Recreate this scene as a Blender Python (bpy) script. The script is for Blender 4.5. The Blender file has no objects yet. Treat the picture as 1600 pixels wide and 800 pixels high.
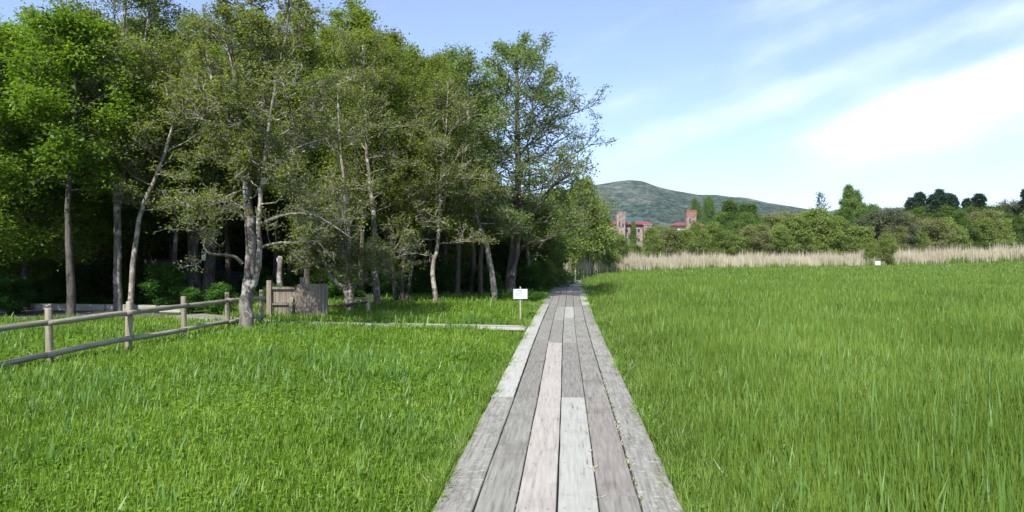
import bpy, math, random
import numpy as np
from mathutils import Vector, Matrix
random.seed(7); RNG = np.random.default_rng(7)
R = math.radians; PI = math.pi
scene = bpy.context.scene; COL = scene.collection

# ------------------------------------------------------------------ camera, sky, sun, exposure
F = 1100.0; CAMH = 1.6
cam = bpy.data.cameras.new('camera'); cam.sensor_width = 36; cam.lens = F / 1600 * 36
cam.clip_start = .05; cam.clip_end = 12000
camo = bpy.data.objects.new('camera', cam); COL.objects.link(camo)
camo.location = (0, 0, CAMH); camo.rotation_euler = (R(90), 0, 0)
scene.camera = camo
scene.view_settings.view_transform = 'Standard'; scene.view_settings.look = 'None'
scene.view_settings.gamma = 1; scene.view_settings.use_curve_mapping = False
scene.view_settings.exposure = 0.97
SUN = Vector((-.30, -.80, .84)).normalized()
sl = bpy.data.lights.new('sun', 'SUN'); sl.energy = 4.6; sl.angle = R(.55); sl.color = (1, .96, .88)
so = bpy.data.objects.new('sun', sl); COL.objects.link(so)
so.rotation_euler = (-SUN).to_track_quat('-Z', 'Y').to_euler(); so.location = (0, 0, 60)

def nd(nt, t, **kw):
    n = nt.nodes.new(t)
    for k, v in kw.items():
        if k[0] == 'i' and k[1:].isdigit(): n.inputs[int(k[1:])].default_value = v
        else: setattr(n, k, v)
    return n
def mth(nt, op, a, b=None, c=None, clamp=False):
    n = nt.nodes.new('ShaderNodeMath'); n.operation = op; n.use_clamp = clamp
    for i, v in enumerate((a, b, c)):
        if v is None: continue
        if isinstance(v, (int, float)): n.inputs[i].default_value = v
        else: nt.links.new(v, n.inputs[i])
    return n.outputs[0]
def mixc(nt, f, a, b, blend='MIX'):
    n = nt.nodes.new('ShaderNodeMix'); n.data_type = 'RGBA'; n.blend_type = blend
    for i, v in ((0, f), (6, a), (7, b)):
        if isinstance(v, (int, float)): n.inputs[i].default_value = v
        elif isinstance(v, tuple): n.inputs[i].default_value = (*v, 1)
        else: nt.links.new(v, n.inputs[i])
    return n.outputs[2]
def sstep(nt, v, a, b):
    n = nt.nodes.new('ShaderNodeMapRange'); n.interpolation_type = 'SMOOTHSTEP'
    nt.links.new(v, n.inputs[0]); n.inputs[1].default_value = a; n.inputs[2].default_value = b
    return n.outputs[0]
def noise(nt, vec, scale, detail=4, rough=.55, lac=2.0, w=None):
    n = nt.nodes.new('ShaderNodeTexNoise'); n.inputs['Scale'].default_value = scale
    n.inputs['Detail'].default_value = detail; n.inputs['Roughness'].default_value = rough
    if vec is not None: nt.links.new(vec, n.inputs['Vector'])
    return n.outputs['Fac']

w = bpy.data.worlds.new('World'); scene.world = w; w.use_nodes = True; nt = w.node_tree
bgn = nt.nodes['Background']
sky = nd(nt, 'ShaderNodeTexSky', sky_type='NISHITA', sun_disc=False)
sky.sun_elevation = math.asin(SUN.z); sky.sun_rotation = math.atan2(SUN.x, SUN.y)
sky.air_density = 1.0; sky.dust_density = .6; sky.ozone_density = 1.6
tc = nd(nt, 'ShaderNodeTexCoord'); sp = nd(nt, 'ShaderNodeSeparateXYZ'); nt.links.new(tc.outputs['Generated'], sp.inputs[0])
az = mth(nt, 'ARCTAN2', sp.outputs[0], sp.outputs[1]); el = mth(nt, 'ARCSINE', sp.outputs[2])
th = R(15)
u = mth(nt, 'ADD', mth(nt, 'MULTIPLY', az, math.cos(th)), mth(nt, 'MULTIPLY', el, math.sin(th)))
v = mth(nt, 'SUBTRACT', mth(nt, 'MULTIPLY', el, math.cos(th)), mth(nt, 'MULTIPLY', az, math.sin(th)))
cv = nd(nt, 'ShaderNodeCombineXYZ'); nt.links.new(mth(nt, 'MULTIPLY', u, 2.2), cv.inputs[0]); nt.links.new(mth(nt, 'MULTIPLY', v, 8.5), cv.inputs[1])
cv.inputs[2].default_value = 3.7
n1 = noise(nt, cv.outputs[0], 1.0, 5, .5)
cv2 = nd(nt, 'ShaderNodeCombineXYZ'); nt.links.new(mth(nt, 'MULTIPLY', u, 5), cv2.inputs[0]); nt.links.new(mth(nt, 'MULTIPLY', v, 14), cv2.inputs[1]); cv2.inputs[2].default_value = 9.1
n2 = noise(nt, cv2.outputs[0], 1.0, 6, .6)
# cover grows towards the right of the view (azimuth) and towards the horizon
def gauss(x, c, s):
    d = mth(nt, 'DIVIDE', mth(nt, 'SUBTRACT', x, c), s); return mth(nt, 'EXPONENT', mth(nt, 'MULTIPLY', mth(nt, 'MULTIPLY', d, d), -1.0))
bias = mth(nt, 'MULTIPLY', sstep(nt, az, -.15, .75), .11)
low = mth(nt, 'ADD', mth(nt, 'MULTIPLY', sstep(nt, el, .20, .0), .10), mth(nt, 'MULTIPLY', mth(nt, 'MULTIPLY', gauss(v, .108, .022), sstep(nt, az, .05, .2)), .22))
bank = mth(nt, 'MULTIPLY', mth(nt, 'MULTIPLY', sstep(nt, az, .30, .52), gauss(v, .036, .036)), .48)
amt = mth(nt, 'ADD', mth(nt, 'ADD', mth(nt, 'ADD', mth(nt, 'MULTIPLY', n1, .62), mth(nt, 'MULTIPLY', n2, .56)), bias), mth(nt, 'ADD', low, bank))
cl = sstep(nt, amt, .64, 1.16)
veil = mth(nt, 'ADD', mth(nt, 'MULTIPLY', cl, .86), .12, clamp=True)
skys = mixc(nt, 1.0, sky.outputs[0], (.66, .69, .93), 'MULTIPLY')
skyc = mixc(nt, veil, skys, (5.0, 5.6, 6.2))
nt.links.new(skyc, bgn.inputs[0]); bgn.inputs[1].default_value = .13
scene.cycles.max_bounces = 4; scene.cycles.diffuse_bounces = 3; scene.cycles.glossy_bounces = 1; scene.cycles.transmission_bounces = 3; scene.cycles.transparent_max_bounces = 4; scene.cycles.volume_bounces = 0

# ------------------------------------------------------------------ helpers
def gz(x, y):
    t = min(1, max(0, (x - 45) / 55)); return -.15 + .62 * t * t * (3 - 2 * t)
def gz_np(x):
    t = np.clip((x - 45) / 55, 0, 1); return -.15 + .62 * t * t * (3 - 2 * t)
def W(px, py, d): return Vector(((px - 800) / F * d, d, CAMH - (py - 400) / F * d))
def link(o, parent=None):
    COL.objects.link(o)
    if parent is not None: o.parent = parent
    return o
def tag(o, label=None, cat=None, group=None, kind=None):
    if label: o['label'] = label
    if cat: o['category'] = cat
    if group: o['group'] = group
    if kind: o['kind'] = kind
    return o
def empty(name, loc, label, cat, group=None, rz=0):
    o = bpy.data.objects.new(name, None); link(o); o.location = loc; o.rotation_euler = (0, 0, rz)
    return tag(o, label, cat, group)
def mesh_np(name, V, faces, mat, smooth=False, attr=None):
    me = bpy.data.meshes.new(name); V = np.asarray(V, dtype=np.float32)
    faces = np.asarray(faces, dtype=np.int32); k = faces.shape[1]
    me.vertices.add(len(V)); me.vertices.foreach_set('co', V.ravel())
    me.loops.add(faces.size); me.loops.foreach_set('vertex_index', faces.ravel())
    me.polygons.add(len(faces)); me.polygons.foreach_set('loop_start', np.arange(0, faces.size, k, dtype=np.int32))
    me.update(calc_edges=True)
    if smooth: me.polygons.foreach_set('use_smooth', np.ones(len(faces), dtype=bool))
    if attr is not None:
        a = me.attributes.new('v', 'FLOAT', 'POINT'); a.data.foreach_set('value', np.asarray(attr, dtype=np.float32))
    me.materials.append(mat); return me
def mesh_list(name, V, Fs, mat, smooth=False):
    me = bpy.data.meshes.new(name); me.from_pydata([tuple(v) for v in V], [], Fs); me.materials.append(mat)
    if smooth:
        for p in me.polygons: p.use_smooth = True
    me.update(); return me
def obj(name, me, parent=None, loc=None):
    o = bpy.data.objects.new(name, me); link(o, parent)
    if loc is not None: o.location = loc
    return o
def boxm(bl):
    """list of (cx,cy,cz,sx,sy,sz[,rz]) -> verts, faces"""
    V = []; Fc = []
    for b in bl:
        cx, cy, cz, sx, sy, sz = b[:6]; rz = b[6] if len(b) > 6 else 0
        c, s = math.cos(rz), math.sin(rz); n = len(V); ch = min(sx, sy, sz) * .08
        for z in (-1, 1):
            for x, y in ((-1, -1), (1, -1), (1, 1), (-1, 1)):
                X = x * (sx / 2); Y = y * (sy / 2)
                V.append((cx + X * c - Y * s, cy + X * s + Y * c, cz + z * sz / 2))
        Fc += [(n, n+3, n+2, n+1), (n+4, n+5, n+6, n+7), (n, n+1, n+5, n+4), (n+1, n+2, n+6, n+5), (n+2, n+3, n+7, n+6), (n+3, n, n+4, n+7)]
    return V, Fc
def tubes(polys, caps=True):
    """polys: list of (Nx3 pts, N radii, sides) -> numpy verts, quads (caps as collapsed ends)"""
    groups = {}
    for P, r, s in polys: groups.setdefault((len(P), s), []).append((P, r))
    VV = []; FF = []; off = 0
    for (n, s), L in groups.items():
        P = np.array([[tuple(p) for p in q[0]] for q in L], dtype=np.float64); rr = np.array([q[1] for q in L], dtype=np.float64)
        T = np.gradient(P, axis=1); T /= np.linalg.norm(T, axis=2, keepdims=True) + 1e-9
        m = np.abs(T.mean(axis=1)); ref = np.zeros((len(L), 3)); ref[np.arange(len(L)), m.argmin(axis=1)] = 1
        A = np.cross(T, ref[:, None, :]); A /= np.linalg.norm(A, axis=2, keepdims=True) + 1e-9
        B = np.cross(T, A); a = np.arange(s) * 2 * PI / s
        V = P[:, :, None, :] + rr[:, :, None, None] * (A[:, :, None, :] * np.cos(a)[None, None, :, None] + B[:, :, None, :] * np.sin(a)[None, None, :, None])
        M = len(L); idx = np.arange(M * n * s).reshape(M, n, s) + off
        a0 = idx[:, :-1, :]; a1 = idx[:, 1:, :]
        q = np.stack([a0, np.roll(a0, -1, axis=2), np.roll(a1, -1, axis=2), a1], axis=-1).reshape(-1, 4)
        VV.append(V.reshape(-1, 3)); FF.append(q); off += M * n * s
        if caps and s >= 6:
            ce = P[:, -1, :]; ci = np.arange(M) + off; top = idx[:, -1, :]
            VV.append(ce); off += M
            q = np.stack([top, np.roll(top, -1, axis=1), np.repeat(ci[:, None], s, 1), np.repeat(ci[:, None], s, 1)], axis=-1).reshape(-1, 4)
            # use distinct 4th vertex to keep quads valid
            VV.append(ce + 1e-4); q[:, 3] = np.repeat(np.arange(M) + off, s); off += M
            FF.append(q)
    return np.concatenate(VV), np.concatenate(FF)
def vnoise(P, f, seed=0):
    """cheap smooth pseudo noise of points, -1..1"""
    P = np.asarray(P) * f; r = np.zeros(len(P)); g = np.random.default_rng(seed)
    for k in range(6):
        d = g.normal(size=3); d /= np.linalg.norm(d); r += np.sin(P @ d * (1 + .6 * k) + g.uniform(0, 6.28)) / (1 + .35 * k)
    return r / 3.0

# ------------------------------------------------------------------ materials
def new_mat(name):
    m = bpy.data.materials.new(name); m.use_nodes = True; t = m.node_tree
    return m, t, t.nodes['Principled BSDF'], t.nodes['Material Output']
def leaf_mat(name, dark, mid, light, trans=.52, rough=.5, pscale=.6, spec=.3, fresh=None):
    m, t, b, out = new_mat(name)
    at = nd(t, 'ShaderNodeAttribute', attribute_name='v')
    g = nd(t, 'ShaderNodeNewGeometry')
    n = noise(t, g.outputs['Position'], pscale, 3)
    f = mth(t, 'ADD', mth(t, 'MULTIPLY', at.outputs['Fac'], .65), mth(t, 'MULTIPLY', mth(t, 'SUBTRACT', n, .5), 1.5), clamp=True)
    cr = nd(t, 'ShaderNodeValToRGB'); t.links.new(f, cr.inputs[0])
    cr.color_ramp.elements[0].color = (*dark, 1); cr.color_ramp.elements[1].color = (*light, 1)
    e = cr.color_ramp.elements.new(.5); e.color = (*mid, 1)
    t.links.new(cr.outputs[0], b.inputs['Base Color'])
    b.inputs['Roughness'].default_value = rough; b.inputs['Specular IOR Level'].default_value = spec
    tr = nd(t, 'ShaderNodeBsdfTranslucent')
    tcx = mixc(t, 1.0, cr.outputs[0], (1.25, 1.25, .55), 'MULTIPLY'); t.links.new(tcx, tr.inputs[0])
    mx = nd(t, 'ShaderNodeMixShader'); mx.inputs[0].default_value = trans
    t.links.new(b.outputs[0], mx.inputs[1]); t.links.new(tr.outputs[0], mx.inputs[2]); t.links.new(mx.outputs[0], out.inputs[0])
    return m
def bark_mat(name, dark, mid, pale, palefrac=.5, sc=9.0):
    m, t, b, out = new_mat(name)
    tcn = nd(t, 'ShaderNodeTexCoord'); mp = nd(t, 'ShaderNodeMapping'); mp.inputs['Scale'].default_value = (1, 1, .35)
    t.links.new(tcn.outputs['Object'], mp.inputs[0])
    n = noise(t, mp.outputs[0], sc, 6, .65)
    c = mixc(t, sstep(t, n, .35, .62), dark, mid)
    n2 = noise(t, tcn.outputs['Object'], sc * .55, 5, .6)
    c = mixc(t, mth(t, 'MULTIPLY', sstep(t, n2, 1.02 - palefrac, 1.12 - palefrac), .85), c, pale)
    t.links.new(c, b.inputs['Base Color']); b.inputs['Roughness'].default_value = .9; b.inputs['Specular IOR Level'].default_value = .15
    bu = nd(t, 'ShaderNodeBump'); bu.inputs[0].default_value = .6; bu.inputs[1].default_value = .02
    t.links.new(n, bu.inputs['Height']); t.links.new(bu.outputs[0], b.inputs['Normal'])
    return m
def wood_mat(name, c1, c2, stain=(.12, .10, .09), speck=0.0, axis_scale=(42, 2.6, 20), rv=.25):
    m, t, b, out = new_mat(name)
    tcn = nd(t, 'ShaderNodeTexCoord'); oi = nd(t, 'ShaderNodeObjectInfo')
    ad = nd(t, 'ShaderNodeVectorMath', operation='ADD'); t.links.new(tcn.outputs['Object'], ad.inputs[0])
    cb = nd(t, 'ShaderNodeCombineXYZ')
    for i in range(3): t.links.new(mth(t, 'MULTIPLY', oi.outputs['Random'], 17.0 + 5 * i), cb.inputs[i])
    t.links.new(cb.outputs[0], ad.inputs[1])
    mp = nd(t, 'ShaderNodeMapping'); mp.inputs['Scale'].default_value = axis_scale; t.links.new(ad.outputs[0], mp.inputs[0])
    g = noise(t, mp.outputs[0], 1.0, 5, .6)
    c = mixc(t, sstep(t, g, .3, .7), c1, c2)
    n2 = noise(t, ad.outputs[0], 2.3, 5, .62)
    c = mixc(t, mth(t, 'MULTIPLY', sstep(t, n2, .50, .74), .6), c, stain)
    gl = mth(t, 'MULTIPLY', sstep(t, g, .38, .29), .65); c = mixc(t, gl, c, (.06, .055, .05))
    if speck:
        n3 = noise(t, ad.outputs[0], 16, 6, .75); c = mixc(t, mth(t, 'MULTIPLY', sstep(t, n3, .54, .64), speck), c, (.33, .33, .30))
        n4 = noise(t, ad.outputs[0], 9, 6, .7); c = mixc(t, mth(t, 'MULTIPLY', sstep(t, n4, .56, .68), speck * .8), c, (.13, .11, .09))
    hv = nd(t, 'ShaderNodeHueSaturation'); t.links.new(c, hv.inputs['Color'])
    t.links.new(mth(t, 'ADD', mth(t, 'MULTIPLY', oi.outputs['Random'], rv), 1 - rv / 2), hv.inputs['Value'])
    t.links.new(mixc(t, 1.0, hv.outputs[0], (1.07, 1.10, 1.05), 'MULTIPLY'), b.inputs['Base Color']); b.inputs['Roughness'].default_value = .8; b.inputs['Specular IOR Level'].default_value = .25
    bu = nd(t, 'ShaderNodeBump'); bu.inputs[0].default_value = .5; bu.inputs[1].default_value = .004
    t.links.new(g, bu.inputs['Height']); t.links.new(bu.outputs[0], b.inputs['Normal'])
    return m
def plain_mat(name, col, rough=.6, col2=None, scale=5, metal=0, bump=0):
    m, t, b, out = new_mat(name); b.inputs['Base Color'].default_value = (*col, 1); b.inputs['Roughness'].default_value = rough; b.inputs['Metallic'].default_value = metal
    if col2:
        tcn = nd(t, 'ShaderNodeTexCoord'); n = noise(t, tcn.outputs['Object'], scale, 6, .65)
        t.links.new(mixc(t, sstep(t, n, .38, .62), col, col2), b.inputs['Base Color'])
        if bump:
            bu = nd(t, 'ShaderNodeBump'); bu.inputs[0].default_value = .7; bu.inputs[1].default_value = bump
            t.links.new(n, bu.inputs['Height']); t.links.new(bu.outputs[0], b.inputs['Normal'])
    return m
M = {}
M['bark'] = bark_mat('bark', (.06, .052, .045), (.18, .16, .14), (.36, .345, .31), .50)
M['bark_dark'] = bark_mat('bark_dark', (.03, .027, .022), (.10, .09, .075), (.25, .25, .21), .42, 7)
M['bark_pale'] = bark_mat('bark_pale', (.10, .09, .07), (.22, .195, .16), (.36, .34, .29), .52, 12)
M['limb'] = bark_mat('limb', (.08, .072, .06), (.17, .158, .138), (.27, .26, .235), .5, 14)
M['bark_far'] = bark_mat('bark_far', (.05, .045, .04), (.12, .105, .085), (.26, .24, .2), .45, 3)
M['leaf_alder'] = leaf_mat('leaf_alder', (.125, .165, .034), (.195, .245, .05), (.28, .33, .075), .6)
M['leaf_tall'] = leaf_mat('leaf_tall', (.12, .19, .05), (.19, .28, .08), (.28, .37, .12), .6)
M['leaf_maple'] = leaf_mat('leaf_maple', (.085, .16, .014), (.155, .26, .022), (.24, .36, .04), .55)
M['leaf_forest'] = leaf_mat('leaf_forest', (.115, .17, .028), (.185, .255, .042), (.26, .33, .065), .58)
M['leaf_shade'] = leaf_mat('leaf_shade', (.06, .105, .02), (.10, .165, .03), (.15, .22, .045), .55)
M['leaf_olive'] = leaf_mat('leaf_olive', (.15, .20, .05), (.21, .28, .075), (.28, .36, .11), pscale=.25)
M['leaf_brown'] = leaf_mat('leaf_brown', (.16, .185, .07), (.22, .25, .10), (.28, .32, .125), pscale=.25)
M['leaf_bright'] = leaf_mat('leaf_bright', (.08, .145, .03), (.13, .22, .045), (.20, .30, .07), pscale=.25)
M['leaf_pine'] = leaf_mat('leaf_pine', (.012, .032, .014), (.022, .052, .020), (.04, .08, .026), .2, pscale=.25)
M['leaf_grey'] = leaf_mat('leaf_grey', (.09, .11, .06), (.13, .155, .085), (.18, .20, .12), pscale=.25)
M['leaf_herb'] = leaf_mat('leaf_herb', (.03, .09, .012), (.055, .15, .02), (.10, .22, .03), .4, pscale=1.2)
M['grass_r'] = leaf_mat('grass_r', (.10, .17, .022), (.165, .255, .04), (.26, .36, .085), .42, .45, .30, .35)
M['grass_l'] = leaf_mat('grass_l', (.09, .175, .014), (.155, .265, .024), (.25, .37, .05), .42, .45, .5, .35)
M['weed'] = leaf_mat('weed', (.10, .22, .01), (.17, .31, .015), (.27, .42, .03), .45, .5, .8)
M['reed'] = leaf_mat('reed', (.32, .285, .21), (.47, .43, .335), (.58, .54, .44), .25, .7, .15)
M['reed_shoot'] = leaf_mat('reed_shoot', (.09, .19, .04), (.15, .27, .07), (.24, .37, .13), .42, .45, .5)
M['plank'] = wood_mat('weathered_plank', (.155, .145, .128), (.245, .232, .210), (.12, .105, .09), rv=.15)
M['plank_dark'] = wood_mat('dark_plank', (.135, .124, .110), (.212, .198, .178), (.105, .09, .078), rv=.15)
M['plank_pink'] = wood_mat('pinkish_plank', (.255, .225, .205), (.34, .305, .28), (.22, .19, .18), rv=.1)
M['plank_pale'] = wood_mat('pale_plank', (.27, .262, .24), (.335, .326, .30), (.19, .175, .165), rv=.1)
M['plank_red'] = wood_mat('reddish_plank', (.16, .138, .125), (.235, .21, .192), (.115, .095, .085), rv=.15)
M['plank_edge'] = wood_mat('edge_plank', (.145, .134, .118), (.24, .226, .205), (.095, .083, .07), speck=.75, rv=.15)
M['beam'] = wood_mat('beam', (.10, .09, .08), (.16, .15, .13))
M['rail'] = wood_mat('fence_rail', (.15, .13, .10), (.28, .25, .21), (.12, .10, .08), axis_scale=(2, 30, 30), speck=.3, rv=.2)
M['post'] = wood_mat('fence_post', (.14, .12, .085), (.25, .22, .165), (.10, .085, .06), axis_scale=(30, 30, 2), speck=.3, rv=.2)
M['board'] = wood_mat('gate_board', (.11, .086, .068), (.205, .17, .14), (.09, .068, .054), axis_scale=(26, 26, 1.5))
M['nail'] = plain_mat('nail', (.035, .028, .024), .7)
M['white'] = plain_mat('sign_white', (.55, .57, .56), .4)
M['frame_grey'] = plain_mat('sign_frame', (.33, .36, .34), .5)
M['ink'] = plain_mat('sign_ink', (.10, .12, .18), .6)
M['stake'] = plain_mat('stake', (.33, .33, .27), .7, (.22, .22, .18), 20)
M['brick'] = plain_mat('brick_red', (.24, .12, .085), .85, (.17, .09, .07), 1.3)
M['stone'] = plain_mat('stone_pink', (.27, .205, .175), .85, (.15, .115, .10), .9)
M['roof'] = plain_mat('roof_red', (.24, .045, .038), .6, (.17, .038, .032), .5)
M['roof_green'] = plain_mat('roof_green', (.03, .08, .08), .6, (.035, .07, .07), .5)
M['wall_pale'] = plain_mat('wall_pale', (.50, .50, .44), .8, (.40, .40, .36), .6)
M['glass'] = plain_mat('window_glass', (.03, .04, .05), .12)
M['gravel'] = plain_mat('gravel', (.055, .05, .05), .95, (.10, .092, .09), 14, bump=.02)
M['car'] = plain_mat('car_paint', (.02, .025, .09), .3, metal=.2)
M['tyre'] = plain_mat('tyre', (.02, .02, .02), .8)
M['chrome'] = plain_mat('chrome', (.5, .5, .5), .3, metal=.9)
M['lamp'] = plain_mat('lamp_glass', (.6, .6, .6), .15)

# ------------------------------------------------------------------ ground, path, hills
def ground():
    m, t, b, out = new_mat('meadow_soil')
    g = nd(t, 'ShaderNodeNewGeometry'); n = noise(t, g.outputs['Position'], 1.6, 6, .65); n2 = noise(t, g.outputs['Position'], .09, 4)
    c = mixc(t, sstep(t, n, .35, .65), (.030, .045, .012), (.055, .095, .02)); c = mixc(t, sstep(t, n2, .4, .6), c, (.05, .085, .02))
    sp_ = nd(t, 'ShaderNodeSeparateXYZ'); t.links.new(g.outputs['Position'], sp_.inputs[0])
    dirt = sstep(t, mth(t, 'ADD', mth(t, 'MULTIPLY', sp_.outputs[0], -1), mth(t, 'MULTIPLY', sp_.outputs[1], .12)), 2.0, 9.0)
    far = sstep(t, sp_.outputs[1], 19, 25)
    c = mixc(t, mth(t, 'MULTIPLY', dirt, far), c, mixc(t, sstep(t, n, .4, .6), (.045, .035, .025), (.03, .05, .015)))
    t.links.new(c, b.inputs['Base Color']); b.inputs['Roughness'].default_value = 1; b.inputs['Specular IOR Level'].default_value = .1
    xs = np.array([-6000, -1500, -300, -100] + list(range(-60, 181, 5)) + [260, 500, 2000, 6000]); ys = np.array([-300, -50] + list(range(0, 200, 10)) + [300, 800, 2500, 6500])
    X, Y = np.meshgrid(xs.astype(float), ys.astype(float)); Z = gz_np(X)
    V = np.stack([X, Y, Z], -1).reshape(-1, 3); nx = len(xs); i = np.arange(len(ys) - 1)[:, None] * nx + np.arange(nx - 1)[None]; i = i.ravel()
    o = obj('ground', mesh_np('ground', V, np.stack([i, i + 1, i + nx + 1, i + nx], -1), m)); tag(o, kind='structure')
ground()

def hills():
    m, t, b, out = new_mat('mountain')
    g = nd(t, 'ShaderNodeNewGeometry'); at = nd(t, 'ShaderNodeAttribute', attribute_name='v')
    n = noise(t, g.outputs['Position'], .012, 8, .7); n2 = noise(t, g.outputs['Position'], .045, 6, .7); n3 = noise(t, g.outputs['Position'], .004, 6, .62)
    c = mixc(t, sstep(t, n2, .44, .56), (.003, .012, .010), (.045, .085, .042)); c = mixc(t, mth(t, 'MULTIPLY', sstep(t, noise(t, g.outputs['Position'], .009, 9, .72), .56, .64), .7), c, (.13, .12, .095))
    bare = sstep(t, mth(t, 'ADD', mth(t, 'MULTIPLY', at.outputs['Fac'], .50), mth(t, 'ADD', mth(t, 'MULTIPLY', n, .5), mth(t, 'MULTIPLY', n3, .5))), .84, 1.02)
    c = mixc(t, mth(t, 'MULTIPLY', bare, .8), c, mixc(t, sstep(t, n2, .42, .58), (.075, .09, .06), (.16, .15, .13)))
    t.links.new(c, b.inputs['Base Color']); b.inputs['Roughness'].default_value = 1; b.inputs['Specular IOR Level'].default_value = 0
    bu = nd(t, 'ShaderNodeBump'); bu.inputs[0].default_value = 1; bu.inputs[1].default_value = 14
    t.links.new(mth(t, 'ADD', n, n2), bu.inputs['Height']); t.links.new(bu.outputs[0], b.inputs['Normal'])
    def ridge(name, Yc, depth, pts, seed, back, amp):
        xs = np.linspace(-2600, 4200, 420); ys = np.concatenate([np.linspace(Yc - depth, Yc, 60), np.linspace(Yc, Yc + back, 20)[1:]])
        px = np.array([p[0] for p in pts]); py = np.array([p[1] for p in pts])
        crest = CAMH + (400 - np.interp(xs / Yc * F + 800, px, py)) / F * Yc
        X, Y = np.meshgrid(xs, ys); s = np.where(Y < Yc, np.clip(1 - (Yc - Y) / depth, 0, 1), np.clip(1 - (Y - Yc) / back, 0, 1))
        s2 = s ** 1.15
        P = np.stack([X, Y * .6, X * 0], -1).reshape(-1, 3)
        sp = (np.abs(vnoise(P, .006, seed)) * -26 + np.abs(vnoise(P, .013, seed + 1)) * -12 + vnoise(P, .03, seed + 2) * 5).reshape(X.shape)
        Z = crest[None] * s2 + amp * sp * np.sin(np.clip(s, 0, 1) * PI) * 1.3 + vnoise(P, .05, seed + 3).reshape(X.shape) * 1.5 * amp - 2
        V = np.stack([X, Y, Z], -1).reshape(-1, 3); nx = len(xs); i = (np.arange(len(ys) - 1)[:, None] * nx + np.arange(nx - 1)[None]).ravel()
        att = np.clip(s2 * crest[None] / 330, 0, 1).reshape(-1)
        o = obj(name, mesh_np(name, V, np.stack([i, i + 1, i + nx + 1, i + nx], -1), m, True, att)); tag(o, kind='structure')
    ridge('mountain', 2900, 1100, [(-800, 330), (300, 330), (700, 315), (880, 297), (905, 292), (940, 286), (985, 280), (1005, 283), (1030, 292), (1060, 298), (1090, 303), (1120, 304), (1150, 308), (1200, 318), (1240, 322), (1262, 327), (1300, 341), (1340, 352), (1400, 380), (2200, 392)], 3, 900, 1)
    ridge('hills', 4000, 900, [(-800, 370), (1000, 350), (1120, 312), (1155, 307), (1170, 309), (1200, 316), (1250, 324), (1290, 331), (1310, 326), (1340, 322), (1370, 325), (1410, 324), (1450, 327), (1500, 326), (1560, 329), (1600, 329), (2200, 345), (3000, 360)], 9, 900, .5)
hills()

# air: one closed box of even haze
hz = boxm([(0, 1500, 240, 9000, 7600, 490)])
hm = bpy.data.materials.new('haze'); hm.use_nodes = True; ht = hm.node_tree; ht.nodes.remove(ht.nodes['Principled BSDF'])
pv = nd(ht, 'ShaderNodeVolumePrincipled'); pv.inputs['Color'].default_value = (.80, .90, 1, 1); pv.inputs['Density'].default_value = .00005
ht.links.new(pv.outputs[0], ht.nodes['Material Output'].inputs['Volume'])
HAZE = True
if HAZE:
    ho = obj('haze', mesh_list('haze', hz[0], hz[1], hm)); tag(ho, kind='stuff')

# ------------------------------------------------------------------ boardwalk
CL = [(-3, -.30), (0, -.06), (4.4, .28), (8, .56), (13, .93), (17.6, 1.29), (22, 1.66), (28, 2.16), (34, 2.66), (46, 3.68), (60, 4.9)]
def cx(y): return float(np.interp(y, [c[0] for c in CL], [c[1] for c in CL]))
LAT = [-.785, -.528, -.264, 0, .270, .540, .80]
def plank(mat, a, b, w, parent, z=0, th=.045, seed=0, rag=0):
    """plank between ground points a and b (centre line), width w, top at z"""
    g = random.Random(seed); a = Vector((a[0], a[1], 0)); b = Vector((b[0], b[1], 0)); L = (b - a).length; n = max(2, int(L / (.5 if not rag else .14)))
    V = []; Fc = []; e = .005
    prof = [(-1, -th), (1, -th), (1, -e), (1 - 2 * e / w, 0), (-1 + 2 * e / w, 0), (-1, -e)]
    for i in range(n + 1):
        y = L * i / n; dj = g.uniform(-.0015, .0015); ww = w / 2 + g.uniform(-.002, .002); zz = g.uniform(-.0015, .0015)
        for (x, q) in prof: V.append((x * ww + dj + (g.uniform(-.007, .007) if x * rag > 0 else 0), y, z + q + zz))
    k = len(prof)
    for i in range(n):
        for j in range(k): Fc.append((i*k+j, i*k+(j+1) % k, (i+1)*k+(j+1) % k, (i+1)*k+j))
    Fc.append(tuple(range(k))[::-1]); Fc.append(tuple(n*k+j for j in range(k)))
    nf = len(Fc)
    if parent is bw and a.y < 20 and w > .2:
        t = .09 if L > .5 else 9
        while t < L:
            for xs in (-.3, .3):
                x0 = xs * w + g.uniform(-.012, .012); y0 = t + g.uniform(-.012, .012); q = len(V); rr_ = .0055
                V += [(x0 + rr_ * math.cos(k_ * PI / 3), y0 + rr_ * math.sin(k_ * PI / 3), z + .0035) for k_ in range(6)]; Fc.append(tuple(range(q, q + 6)))
            t += .98 if t + .98 < L or t > L - .3 else max(.2, L - .09 - t)
    me = mesh_list('plank', V, Fc, M[mat]); me.materials.append(M['nail'])
    for pg in me.polygons[nf:]: pg.material_index = 1
    o = obj('plank', me, parent); o.location = a; d = b - a
    o.rotation_euler = (g.uniform(-.0006, .0006), g.uniform(-.004, .004), math.atan2(-d.x, d.y)); return o
bw = empty('boardwalk', (0, 0, 0), 'long straight boardwalk of grey weathered planks running away through the meadow', 'boardwalk')
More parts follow.
